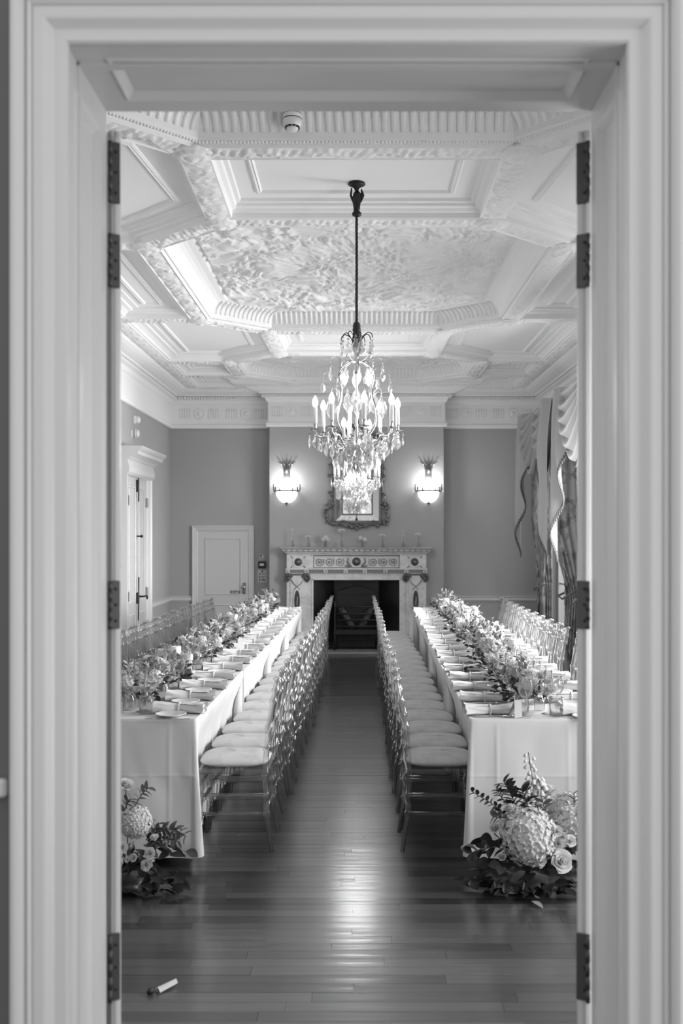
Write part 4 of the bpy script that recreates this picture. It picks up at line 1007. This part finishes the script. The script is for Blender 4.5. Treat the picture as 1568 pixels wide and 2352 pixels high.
def knife():
    b = B().box(-.115, -.02, -.006, .006, 0, .004, .0015); b.add([(-.02, -.005, .001), (-.02, .006, .001), (.06, .010, .001), (.105, .006, .001), (.115, -.004, .001), (-.02, -.005, .003), (-.02, .006, .003), (.06, .010, .0028), (.105, .006, .0028), (.115, -.004, .0025)],
        [(4, 3, 2, 1, 0), (5, 6, 7, 8, 9), (0, 1, 6, 5), (1, 2, 7, 6), (2, 3, 8, 7), (3, 4, 9, 8), (4, 0, 5, 9)]); return b.mesh('knife', m_chrome)
def fork():
    b = B().tube([(-.10, 0, .002), (-.03, 0, .003), (.03, 0, .006), (.05, 0, .006)], [.006, .004, .0035, .009], 6, flat=.4)
    for k in range(4): b.tube([(.05, -.0085 + .0057 * k, .006), (.075, -.0085 + .0057 * k, .004), (.10, -.0085 + .0057 * k, .006)], [.0024, .002, .001], 5)
    return b.mesh('fork', m_chrome)
kn_me, fk_me = knife(), fork()
def glass_mesh(kind):
    if kind == 'wine': pr = [(.034, 0), (.034, .002), (.006, .005), (.0038, .012), (.0036, .085), (.008, .092), (.026, .105), (.037, .130), (.038, .150), (.031, .190), (.0298, .190), (.036, .150), (.035, .130), (.024, .107), (.0001, .096)]
    elif kind == 'flute': pr = [(.031, 0), (.031, .002), (.005, .005), (.0036, .012), (.0034, .075), (.009, .088), (.019, .115), (.0245, .155), (.023, .225), (.022, .225), (.0232, .155), (.018, .118), (.0001, .094)]
    else: pr = [(.030, 0), (.034, .004), (.036, .05), (.037, .095), (.0355, .095), (.0345, .05), (.032, .010), (.0001, .008)]
    return B().lathe(pr, 18).mesh(kind, m_glass)
GL = {k: glass_mesh(k) for k in ('wine', 'flute', 'tumbler')}
GN = {'wine': ('wine_glass', 'wine glass'), 'flute': ('champagne_flute', 'tall flute'), 'tumbler': ('water_tumbler', 'water tumbler')}
ZT = TZ + .0028
def single(me, name, label, cat, loc, rz, group): o = place(me, name, None, loc, (0, 0, rz)); return tag(o, label, cat, group)
srd = random.Random(21)
for sd in ('left', 'right'):
    sg = -1 if sd == 'left' else 1
    for inner in (True, False):
        for i in range(18):
            s = (.135 if sd == 'right' else .18) + .404 * i
            if not inner and sd == 'left' and i < 2: pass
            if not inner and i > 12: continue
            where = 'aisle side' if inner else ('wall side' if sd == 'left' else 'window side')
            tail = '%s from the doorway on the %s of the %s row' % (ORD[i], where, sd)
            # local frame: along t (towards table centre), q = s offset; diner faces +t if inner
            def at(t_, ds, z=ZT): return P(sd, s + ds, t_ if inner else TW - t_, z)
            base = (0 if sg > 0 else pi) - ANG + (0 if inner else pi)       # local +x points from the diner towards the table centre
            left = 1 if (sd == 'right') == inner else -1                    # diner's left hand in s direction
            j = srd.uniform(-.10, .10)
            # napkin
            tt = .142 - srd.uniform(.0, .025)
            nk = thing('napkin', 'rolled napkin, ' + tail, 'napkin', at(tt, 0), base + j + srd.choice((0, pi)), 'rolled napkins along the %s row' % sd)
            place(NAP[srd.randrange(5)], 'folded_linen', nk); place(ring_me, 'napkin_ring', nk)['label'] = 'shiny beaded ring'
            if i < 14 and (inner or i < 6):
                ds = left * .105
                pl_ = single(plate_me, 'side_plate', 'white side plate, ' + tail, 'plate', at(.15, ds), 0, 'side plates')
                single(kn_me, 'table_knife', 'table knife, ' + tail, 'knife', at(.14, -left * .065), base + pi * 0, 'table knives')
                if i < 8: single(kn_me, 'butter_knife', 'small butter knife, ' + tail, 'knife', at(.15, left * .195), base, 'butter knives')
                if i < 8: single(fk_me, 'fork', 'steel fork, ' + tail, 'fork', at(.14, left * .05 if False else -left * .085), base, 'forks')
            if inner and i < 16 or (not inner and i < 8):
                for kd, t_, dd in (('wine', .285, -.06), ('flute', .325, -.02), ('tumbler', .30, .04)):
                    if kd == 'tumbler' and i > 11: continue
                    nm, ds_ = GN[kd]
                    single(GL[kd], nm, '%s, %s' % (ds_, tail), 'glass', at(t_ + srd.uniform(-.012, .012), left * -dd * (-1) + srd.uniform(-.01, .01)), 0, nm.replace('_', ' ') + 's')
# ================================================================ FLOWERS
def rose_mesh(name, R0, seed, m, openness=1.0):
    rd = random.Random(seed); b = B(); n = 17
    for i in range(n):
        f = i / (n - 1); a = i * 2.4 + rd.uniform(-.2, .2); r = R0 * (.10 + .78 * f ** .9); wd = R0 * (.42 + .62 * f); H = R0 * (1.15 - .35 * f); lean = (.04 + .50 * f ** 1.6 * openness)
        ca, sa = cos(a), sin(a)
        def fn(u, v):
            w_ = (u - .5) * 2; th = w_ * (wd / max(r, R0 * .22)) * (.35 + .65 * sin(pi * min(1, v * .75 + .12))); rr = r * (.35 + .65 * v ** .7) + R0 * lean * .45 * v ** 2 + R0 * .05 * w_ * w_ * v
            z = H * (v ** .85) * (1 - .16 * w_ * w_) - R0 * .28 * lean * v ** 4 - R0 * .35
            x, y = rr * cos(th), rr * sin(th); return (x * ca - y * sa, x * sa + y * ca, z)
        b.grid(fn, 5, 4)
    b.ball((0, 0, -R0 * .2), R0 * .30, 6)
    return b.mesh(name, m)
ROSE = [rose_mesh('rose_bloom', .034, 1, m_petal), rose_mesh('rose_bloom', .034, 2, m_petal, 1.3), rose_mesh('rose_bloom', .034, 5, m_petal2, .8)]
def pom_mesh(R0, nfl, seed, m, ps):
    rd = random.Random(seed); b = B(); b.lathe([(max(1e-4, R0 * .82 * sin(pi * i / 8)), -R0 * .82 * cos(pi * i / 8)) for i in range(9)], 12)
    for i in range(nfl):
        z = 1 - 2 * (i + .5) / nfl; ph = i * 2.39996; q = sqrt(1 - z * z); n_ = Vector((q * cos(ph), q * sin(ph), z)) + Vector([rd.uniform(-.09, .09) for _ in range(3)]); n_.normalize()
        c = n_ * R0 * rd.uniform(.88, 1.05); t1 = n_.orthogonal().normalized(); t2 = n_.cross(t1); a0 = rd.uniform(0, pi)
        for k in range(4):
            a = a0 + k * pi / 2; d = t1 * cos(a) + t2 * sin(a); e = t2 * cos(a) - t1 * sin(a); up = n_ * ps * rd.uniform(.05, .55)
            b.add([c - n_ * ps * .2, c + d * ps * .5 - e * ps * .45 + up * .5, c + d * ps * 1.05 + up, c + d * ps * .5 + e * ps * .45 + up * .5], [(0, 1, 2, 3)], True)
    return b.mesh('flower_head', m)
HYD = pom_mesh(.125, 520, 3, m_hyd, .0165)
POM = [pom_mesh(.030, 46, 4, m_petal, .010), pom_mesh(.036, 60, 6, m_petal2, .011)]
def leaf_me(L, w, m, name='leaf', tip=1.0, curl=.25):
    b = B()
    def fn(u, v):
        x = (u - .5) * 2; wd = w * (sin(pi * min(1, v * .92 + .04)) ** .8) * (1 - .25 * v * tip); return (x * wd, L * v, L * curl * (v * v * -.6 + .25 * v) + abs(x) * wd * .35)
    b.grid(fn, 2, 5); b.tube([(0, -.01, 0), (0, .0, 0)], .0012, 4); return b.mesh(name, m)
LEAF = [leaf_me(.058, .017, m_leaf), leaf_me(.046, .023, m_leaf, tip=.2), leaf_me(.05, .014, m_leaf2), leaf_me(.036, .008, m_leaf3), leaf_me(.045, .020, m_leaf2, tip=.2), leaf_me(.035, .013, m_leaf)]
def add_me(b, me_b, M): b.join(me_b, M)
def look(d, roll=0): return Vector(d).to_track_quat('Y', 'Z').to_matrix().to_4x4() @ RY(roll)
def leaf_b(L, w, curl=.25):
    b = B(); b.grid(lambda u, v: ((u - .5) * 2 * w * sin(pi * min(1, v * .92 + .04)) ** .8, L * v, L * curl * (v * v * -.6 + .25 * v) + abs(u - .5) * 2 * w * .35), 2, 3); return b
def foliage_mesh(seed, n, rx, ry, rz, dark):
    """a loose clump of leafy sprigs and tiny florets"""
    rd = random.Random(seed); b = B()
    for i in range(n):
        a = rd.uniform(0, 2 * pi); el = rd.uniform(.05, 1.35); d = Vector((cos(a) * cos(el) * rx, sin(a) * cos(el) * ry, sin(el) * rz)); base = Vector((d.x * .15, d.y * .15, 0)); tip = base + d * rd.uniform(.6, 1.1)
        k = rd.randint(3, 5)
        for q in range(k):
            p = base.lerp(tip, (q + 1.2) / (k + .4)); dd = (d.normalized() + Vector([rd.uniform(-.8, .8) for _ in range(3)])).normalized()
            b.join(leaf_b(rd.uniform(.028, .05), rd.uniform(.007, .014) * (1.3 if dark else 1)), Matrix.Translation(p) @ look(dd, rd.uniform(-1, 1)))
        b.tube([base, tip], .0012, 3)
    return b
FOL = [foliage_mesh(s, 15, .15, .15, .15, True).mesh('foliage', m_leaf) for s in (1, 2, 3)]
FOLL = [foliage_mesh(s, 9, .15, .15, .16, False).mesh('foliage', m_leaf3) for s in (4, 5)]
FOLM = [foliage_mesh(s, 14, .14, .14, .16, False).mesh('foliage', m_leaf2) for s in (6, 7)]
def spray_mesh(seed):      # tall loose spike of small white florets
    rd = random.Random(seed); b = B()
    for i in range(16):
        z = .06 + .16 * i / 15; a = i * 2.4; r = .018 * (1.25 - i / 15); c = Vector((r * cos(a), r * sin(a), z))
        for k in range(4):
            d = Vector([rd.uniform(-1, 1) for _ in range(3)]).normalized(); b.join(leaf_b(.016, .007), Matrix.Translation(c) @ look(d))
    return b.mesh('flower_spike', m_petal)
SPK = [spray_mesh(1), spray_mesh(2)]
bud_vase = B().lathe([(.024, 0), (.027, .004), (.028, .05), (.020, .072), (.013, .085), (.014, .115), (.012, .115), (.011, .085), (.018, .07), (.025, .05), (.024, .008), (.0001, .006)], 14).mesh('glass_vase', m_glass)
frd = random.Random(99)
def centrepiece(sd, k, s, n_bloom):
    out = ROW[sd][1]; c = P(sd, s, TW / 2 + frd.uniform(-.02, .02), ZT)
    t = thing('flower_arrangement', 'white table flowers with dark foliage, %s from the doorway along the %s row' % (ORD[k], sd), 'flowers', c, -ANG + frd.uniform(-.2, .2), 'flower arrangements down the tables')
    for v in (-1, 1): place(bud_vase, 'glass_vase', t, (frd.uniform(-.03, .03), v * .10, 0))
    place(FOL[frd.randrange(3)], 'foliage', t, (0, -.04, .055), (0, 0, frd.uniform(0, 6)), .95)
    place(FOL[frd.randrange(3)], 'foliage', t, (-.05, .12, .03), (0, 0, frd.uniform(0, 6)), 1.0)
    place(FOLL[frd.randrange(2)], 'foliage', t, (0, -.13, .10), (0, 0, frd.uniform(0, 6)), 1.0)
    place(FOLM[frd.randrange(2)], 'foliage', t, (0, .05, .12), (0, 0, frd.uniform(0, 6)), .95)
    for ch in t.children:
        if ch.name.startswith('foliage'): ch['kind'] = 'stuff'
    if k in (2, 3, 8, 9, 13, 14): t.scale = (1, 1, .72)
    elif k < 2: t.scale = (1, 1, .9)
    for q in range(n_bloom):
        a = frd.uniform(0, 2 * pi); r = frd.uniform(.02, .12); x, y = r * cos(a), (q / max(1, n_bloom - 1) - .5) * .36 + frd.uniform(-.03, .03)
        z = .10 + frd.uniform(0, .12) * (1 - r * 3); d = frd.random(); ti = (frd.uniform(-.5, .5) + y * -1.2, x * 3 + frd.uniform(-.3, .3), frd.uniform(0, 6))
        if d < .58: place(ROSE[frd.randrange(3)], 'rose_bloom', t, (x, y, z), ti, frd.uniform(.9, 1.25))
        elif d < .92: place(POM[frd.randrange(2)], 'flower_head', t, (x, y, z), ti, frd.uniform(.9, 1.25))
        else: place(SPK[frd.randrange(2)], 'flower_spike', t, (x * .5, y, z - .08), (frd.uniform(-.6, .6), frd.uniform(-.6, .6), 0), .75)
NC = 17
for sd in ('left', 'right'):
    for k in range(NC): centrepiece(sd, k, .36 + .415 * k, 18 if k < 8 else 14)
# loose extra roses that mark the nearest clusters in the photograph
def pillar(sd, s, t_, h, r, lab):
    t = thing('pillar_candle', lab, 'candle', P(sd, s, t_, ZT), 0, 'pillar candles on the tables')
    B().lathe([(.0001, 0), (r, 0), (r, h - .004), (r - .004, h), (r * .7, h - .003), (.0001, h - .006)], 20).build('wax', m_wax, t)
    B().tube([(0, 0, h - .006), (.001, 0, h + .006)], .0012, 5).build('wick', m_black, t)
    B().lathe([(r + .012, 0), (r + .013, h * .75), (r + .0115, h * .75), (r + .0105, .002)], 20).build('glass_holder', m_glass, t)
for sd, s, t_, h, r, lab in (('left', 1.62, .43, .185, .034, 'taller of the two white pillar candles at the near end of the left row'), ('left', 1.45, .32, .155, .034, 'shorter of the two white pillar candles at the near end of the left row'),
    ('left', 3.9, .36, .215, .033, 'white pillar candle halfway down the left row'), ('left', 6.1, .36, .20, .033, 'tall white pillar candle near the fireplace end of the left row'), ('left', 5.95, .30, .17, .033, 'low white pillar candle near the fireplace end of the left row'),
    ('right', 1.72, .47, .225, .033, 'taller of the two white pillar candles at the near end of the right row'), ('right', 1.50, .42, .155, .036, 'shorter of the two white pillar candles at the near end of the right row'),
    ('right', 4.1, .36, .205, .033, 'taller of the pair of white pillar candles halfway down the right row'), ('right', 3.95, .29, .18, .033, 'shorter of the pair of white pillar candles halfway down the right row'), ('right', 6.35, .34, .20, .033, 'tall white pillar candle near the fireplace end of the right row'), ('right', 6.2, .40, .18, .033, 'low white pillar candle near the fireplace end of the right row')):
    pillar(sd, s, t_, h, r, lab)
# near-end details of the right table
t = thing('place_card', 'small folded white card leaning by the glasses at the near end of the right table', 'card', P('right', .045, .235, ZT + .002), .6)
B().add([(-.02, -.03, 0), (.03, -.03, 0), (.05, -.005, .085), (.0, -.005, .085), (-.01, .035, 0), (.04, .035, 0)], [(0, 1, 2, 3), (3, 2, 5, 4)]).build('folded_card', mat('grey_card', .42, .6), t)

# ---------------------------------------------------------------- flowers in single vases on the mantel
def mantel(i, px, kind, h):
    x = (px - 817) * 14.35 / F
    lab = {'spike': 'slim glass vase with a tall white flower spike', 'rose': 'small glass vase with one white rose', 'three': 'small glass vase with three little white blooms', 'two': 'small glass vase with two open white blooms'}[kind]
    t = thing('bud_vase', '%s, %s from the left on the mantelpiece' % (lab, ORD[i]), 'vase', (x, YBR - .14, MZ), 0, 'vases on the mantelpiece')
    place(bud_vase, 'glass_vase', t, None, None, .78)
    def stem(dx, hh): B().tube([(0, 0, .02), (dx * .4, 0, hh * .6), (dx, 0, hh)], .0022, 5).build('stem', m_leaf2, t)
    if kind == 'spike': stem(0, h * .6); place(SPK[i % 2], 'flower_spike', t, (0, 0, h - .24), None, (1.2, 1.2, 1.05))
    elif kind == 'rose': stem(-.012, h - .03); place(ROSE[0], 'rose_bloom', t, (-.012, 0, h - .025), (.5, 0, 0), 1.5 if h > .2 else 1.2)
    else:
        for dx, dz in (((-.028, -.03), (0, 0), (.028, -.03)) if kind == 'three' else ((-.03, .0), (.03, -.02))): stem(dx, h + dz - .03); place(POM[0], 'flower_head', t, (dx, 0, h + dz - .02), None, 1.0)
for i, (px, kd, h) in enumerate(((672, 'spike', .27), (709, 'rose', .165), (747, 'three', .16), (785, 'rose', .25), (832, 'two', .15), (879, 'rose', .185), (926, 'spike', .25), (961, 'rose', .20))): mantel(i, px, kd, h)

# ---------------------------------------------------------------- large floor arrangements at the table ends
def wp(px, py, Y): return Vector(((px - 817) * Y / F, Y, 1.7 + (1226 - py) * Y / F))
def floor_flowers(label, Y, base, items, seed, leaves, sprigs):
    t = thing('floor_flower_arrangement', label, 'flowers', (base[0], base[1], 0), 0); O_ = Vector((base[0], base[1], 0)); rd = random.Random(seed)
    def loc(px, py, y): return wp(px, py, y) - O_
    b = B().lathe([(.0001, .0), (.10, .0), (.11, .02), (.08, .06), (.0001, .07)], 16, None, lobes=(7, .06)); b.build('moss_base', m_leaf, t)
    for kind, px, py, y, size, tilt in items:
        p = loc(px, py, y)
        if kind == 'hydrangea': place(HYD, 'hydrangea_head', t, p, (rd.uniform(-.3, .3), rd.uniform(-.3, .3), rd.uniform(0, 6)), (size, size * .9, size * .95))
        elif kind == 'rose': place(ROSE[rd.randrange(2)], 'rose_bloom', t, p, (1.05 + tilt, rd.uniform(-.4, .4), rd.uniform(-.4, .4)), size * .8)
        elif kind == 'bud': place(ROSE[0], 'rose_bud', t, p, (.2 + tilt, rd.uniform(-.3, .3), 0), (size * .72, size * .72, size * 1.05))
        elif kind == 'pom': place(POM[0], 'flower_head', t, p, None, size)
        if kind in ('rose', 'bud') : B().tube([p - Vector((0, 0, .02)), p.lerp(Vector((0, .05, .08)), .5), (0, .05, .06)], .003, 5).build('stem', m_stem, t)
    for i in range(leaves):
        a = rd.uniform(-.2, pi + .2) + pi; el = rd.choice((-.15, rd.uniform(-.1, 1.0))); r = rd.uniform(.10, .25)
        p = Vector((cos(a) * r * 1.15, sin(a) * r * .6, .06 + sin(el) * .22)); d = Vector((cos(a) + rd.uniform(-.5, .5), sin(a) * .6 - .2, rd.uniform(-.6, .5)))
        if p.z < .05: d.z = abs(d.z) * .3
        o_ = place(LEAF[rd.choice((0, 1, 1, 4, 1, 0))], 'leaf', t, p); q = d.to_track_quat('Y', 'Z'); o_.rotation_euler = (q.to_matrix() @ Matrix.Rotation(rd.uniform(-1, 1), 3, 'Y')).to_euler(); o_.scale = (1.35,) * 3
    for pts, lm, n_, sc in sprigs:
        P_ = [loc(*p) for p in pts]; st = B().tube(P_, .0022, 5).build('sprig', m_stem, t)
        for j in range(n_):
            f = (j + .5) / n_ * (len(P_) - 1); a_, b2 = P_[int(f)], P_[min(int(f) + 1, len(P_) - 1)]; p = a_.lerp(b2, f - int(f)); d = (b2 - a_).normalized(); sd_ = 1 if j % 2 else -1
            v = (d * .6 + Vector((d.z, -.35, -d.x)) * sd_ + Vector([rd.uniform(-.2, .2) for _ in range(3)])); q = v.to_track_quat('Y', 'Z'); ob = place(LEAF[lm], 'leaf', st, p); ob.rotation_euler = (q.to_matrix() @ Matrix.Rotation(rd.uniform(-.8, .8), 3, 'Y')).to_euler(); ob.scale = (sc,) * 3
    return t
Yf = 4.72
rt = floor_flowers('large hydrangea and rose arrangement on the floor before the right table', Yf, (.83, 4.80), [
    ('hydrangea', 1213, 1918, Yf - .03, 1.12, 0), ('hydrangea', 1312, 1878, Yf + .06, .95, 0),
    ('bud', 1175, 1862, Yf - .02, 1.35, 0), ('rose', 1160, 1898, Yf - .02, 1.3, -.3), ('bud', 1135, 1905, Yf, 1.0, .3), ('rose', 1278, 1910, Yf - .08, .95, 0), ('rose', 1292, 1922, Yf - .09, .75, 0), ('rose', 1281, 1937, Yf - .09, 1.1, .1),
    ('rose', 1309, 1932, Yf - .07, .95, .0), ('rose', 1288, 1979, Yf - .10, 1.75, .15), ('rose', 1243, 1979, Yf - .10, .78, .0), ('rose', 1241, 1987, Yf - .1, .5, .3), ('bud', 1152, 1970, Yf - .08, .8, .5), ('bud', 1262, 1820, Yf + .03, 1.5, -.1), ('pom', 1233, 1864, Yf, .5, 0)],
    5, 120, [
    ([(1175, 1920, Yf), (1150, 1860, Yf), (1120, 1840, Yf), (1082, 1817, Yf - .02)], 5, 20, .9), ([(1210, 1900, Yf), (1185, 1850, Yf), (1170, 1820, Yf), (1157, 1797, Yf)], 0, 22, 1.0),
    ([(1205, 1890, Yf), (1175, 1860, Yf), (1150, 1830, Yf), (1140, 1812, Yf)], 5, 18, 1.0), ([(1230, 1900, Yf), (1215, 1860, Yf), (1205, 1830, Yf), (1195, 1810, Yf)], 0, 14, 1.1),
    ([(1300, 1900, Yf), (1318, 1850, Yf), (1318, 1820, Yf)], 2, 12, .8), ([(1190, 1960, Yf), (1140, 1945, Yf - .06), (1105, 1950, Yf - .1), (1080, 1960, Yf - .1)], 1, 12, 1.3), ([(1190, 1900, Yf), (1150, 1880, Yf), (1130, 1875, Yf)], 2, 10, .9),
    ([(1240, 1900, Yf), (1250, 1860, Yf), (1245, 1835, Yf)], 2, 10, 1.0)])
# bell-flower spikes rising out of it
O_ = Vector((.83, 4.80, 0))
bell = B().lathe([(.002, 0), (.008, -.006), (.011, -.018), (.014, -.028), (.012, -.029), (.009, -.018), (.006, -.008), (.0001, -.003)], 8, None, lobes=(5, .08)).mesh('bell_flower', m_petal)
for pts, n_, sc in (([(1232, 1880), (1225, 1810), (1220, 1775), (1213, 1728)], 15, .72), ([(1240, 1870), (1243, 1830), (1240, 1800), (1233, 1782)], 14, 1.0), ([(1225, 1870), (1220, 1830), (1216, 1805)], 8, 1.0)):
    P_ = [wp(x, y, Yf + .02) - O_ for x, y in pts]; st = B().tube(P_, .0024, 5).build('flower_spike', m_stem, rt)
    for j in range(n_):
        f = (.45 + .55 * (j + .5) / n_) * (len(P_) - 1); a_, b2 = P_[int(f)], P_[min(int(f) + 1, len(P_) - 1)]; p = a_.lerp(b2, f - int(f)); a = j * 2.4; q = p + Vector((.018 * cos(a), .018 * sin(a), -.002))
        place(bell, 'bell_flower', st, q, (sin(a) * .4, -cos(a) * .4 , 0), sc * (1.15 - .3 * j / n_))
lt = floor_flowers('hydrangea and rose arrangement on the floor before the left table', Yf, (-1.10, 4.80), [
    ('hydrangea', 312, 1888, Yf - .02, .62, 0), ('bud', 289, 1806, Yf, 1.5, .3), ('hydrangea', 240, 1960, Yf, .8, 0), ('bud', 354, 1926, Yf - .08, .85, .2), ('rose', 344, 1959, Yf - .1, .95, .2), ('rose', 336, 1986, Yf - .1, .95, .5), ('rose', 307, 1970, Yf - .1, .7, .2),
    ('rose', 281, 1946, Yf - .1, .95, .1), ('bud', 349, 1978, Yf - .1, .45, .2), ('rose', 292, 1974, Yf - .1, .5, .2), ('rose', 262, 1900, Yf, 1.2, 0)],
    9, 110, [([(300, 1880, Yf), (310, 1850, Yf), (325, 1825, Yf), (342, 1808, Yf)], 2, 14, .85), ([(340, 1930, Yf), (370, 1905, Yf), (400, 1903, Yf), (428, 1922, Yf)], 2, 18, .9), ([(335, 1930, Yf), (350, 1910, Yf), (362, 1890, Yf)], 0, 6, 1.0),
    ([(340, 1930, Yf), (380, 1920, Yf), (412, 1935, Yf)], 2, 14, .9), ([(340, 1940, Yf), (375, 1930, Yf), (405, 1900, Yf)], 4, 12, .8), ([(280, 1880, Yf), (290, 1850, Yf), (300, 1835, Yf)], 2, 10, .9)])
# fallen bits
o_ = B().grid(lambda u, v: ((u - .5) * .035 * (1 - v * .4), v * .085, .003 + .014 * sin(u * pi) + .006 * v), 6, 8).build('fallen_petal', m_petal); o_.location = (-.735, 3.71, .002); o_.rotation_euler = (0, 0, -.75)
tag(o_, 'curled white petal lying on the bare floor near the doorway', 'petal')
o_ = B().lathe([(.0001, 0), (.010, .002), (.012, .012), (.008, .02), (.0001, .021)], 8, None, lobes=(3, .2)).build('fallen_bud', m_leaf); o_.location = (-.760, 3.70, .0); tag(o_, 'tiny dark flower bud beside the curled petal on the floor', 'flower bud')
o_ = place(leaf_me(.075, .018, m_leaf3, 'fallen_leaf'), 'fallen_leaf', None, (.81, 4.60, .012), (0, 0, pi + .5)); tag(o_, 'pale leaf lying on the floor in front of the large right flowers', 'leaf')

# ================================================================ CURTAINS
def curtain(n, y0, y1):
    nm = ('far', 'third', 'second', 'near')[n]; PZ = 3.33; dp = .36; XF = XR - dp
    e0, e1 = (12.0, 13.85) if n == 0 else (y0 - .15, y1 + .2)
    zm, zt = (1.87, .93) if n == 0 else (4.6, .93)
    t = thing('curtain', 'pale damask window curtains with swags and fringed tails, %s window of the right wall' % nm, 'curtain', (0, 0, 0), 0, 'curtains along the right wall')
    B().box(XF + .02, XR - .05, e0 + .01, e1 - .01, PZ - .02, PZ, .004).build('pelmet_board', m_trim, t)
    ret = .29
    for s in (-1, 1):
        ye = e1 if s > 0 else e0; half = (e1 - e0) / 2
        def fn(u, v):
            z = PZ - .025 - (PZ - .05) * v
            a = 1 if z > zm else max(0, (z - zt) / (zm - zt)); a = a ** 1.25
            if n > 1: a = min(a, .3)
            if n == 1: a = min(a, .8)
            below = max(0, min(1, (zt - z) / .7)); fr = (.10 + (half - .10) * a) + .12 * below; rt = ret * (.72 + .28 * a) 
            tot = rt + fr; q = u * tot; pl = sin(u * 2 * pi * 11) * .5 + .5; amp = .045 * (1 - .35 * a); w_ = min(1, q / rt)
            pull = .10 * (1 - a) * (1 - .4 * below)
            if q < rt: return (XR - .04 - q, ye + s * (-.005 - amp * pl * .8), z)
            return (XR - .04 - rt + .02 + amp * pl + pull * min(1, (q - rt) / .1) * .3, ye - s * (q - rt), z)
        B().grid(fn, 110, 40).build('drape', m_curtain, t)
        B().tube([(XR - .02, ye + s * .03, zt + .16), (XR - .18, ye + s * .04, zt + .06), (XF + .08, ye + s * .02, zt - .01), (XF + .05, ye - s * .10, zt + .02), (XR - .1, ye - s * .22, zt + .1)], .014, 6).build('tie_back', m_fringe, t)
    NS = 2
    for q in range(NS):
        a0 = e0 + .02 + (e1 - e0 - .04) * q / NS; a1 = e0 + .02 + (e1 - e0 - .04) * (q + 1) / NS
        def fs_(u, v):
            y = a0 + (a1 - a0) * u; sg = (4 * u * (1 - u)) ** .8; z = PZ + .005 - sg * (.06 + .80 * v ** .9) - .05 * v * (1 - sg)
            f = sin(v * pi * 11); x = XF - .03 - .045 * f * sg ** .6 - .13 * sg * sin(pi * min(1, v * .8 + .2)); return (x, y, z)
        B().grid(fs_, 24, 54).build('swag', m_swag, t)
        b = B()
        for i in range(56):
            p = fs_((i + .5) / 56, 1); b.tube([p, (p[0], p[1], p[2] - .055)], [.010, .006], 4)
        tag(b.build('fringe', m_fringe, t), kind='stuff')
    for ti, (ya, sgn, Lmax) in enumerate(((e1, -1, 1.92), (e0, 1, 1.92))):
        K = 4
        def ft(u, v):
            k = u * K; zz = abs((k % 2) - 1); y = ya + sgn * (.075 * k + .02 * (zz - 1)) ; x = XF - .045 - .10 * (1 - (zz * zz * (3 - 2 * zz))) - .02 * sin(pi * v) * (2 - u)
            L = .60 + (Lmax - .60) * (1 - u); return (x - .012 * sin(v * 7 + k) - .05 * v * (1 - u), ya + (y - ya) * (1 + .35 * v) - sgn * .03 * sin(pi * v), PZ - .0 - L * v)
        B().grid(ft, 48, 26).build('tail', m_swag if ti < 2 else m_curtain, t)
        fb_ = B()
        for i in range(40):
            p = ft((i + .5) / 40, 1); fb_.tube([(p[0] - .004, p[1], p[2] + .015), (p[0] - .006, p[1], p[2] - .05)], [.013, .008], 4)
        tag(fb_.build('fringe', m_fringe, t), kind='stuff')
for i, (a, b_) in enumerate(WIN): curtain(i, a, b_)
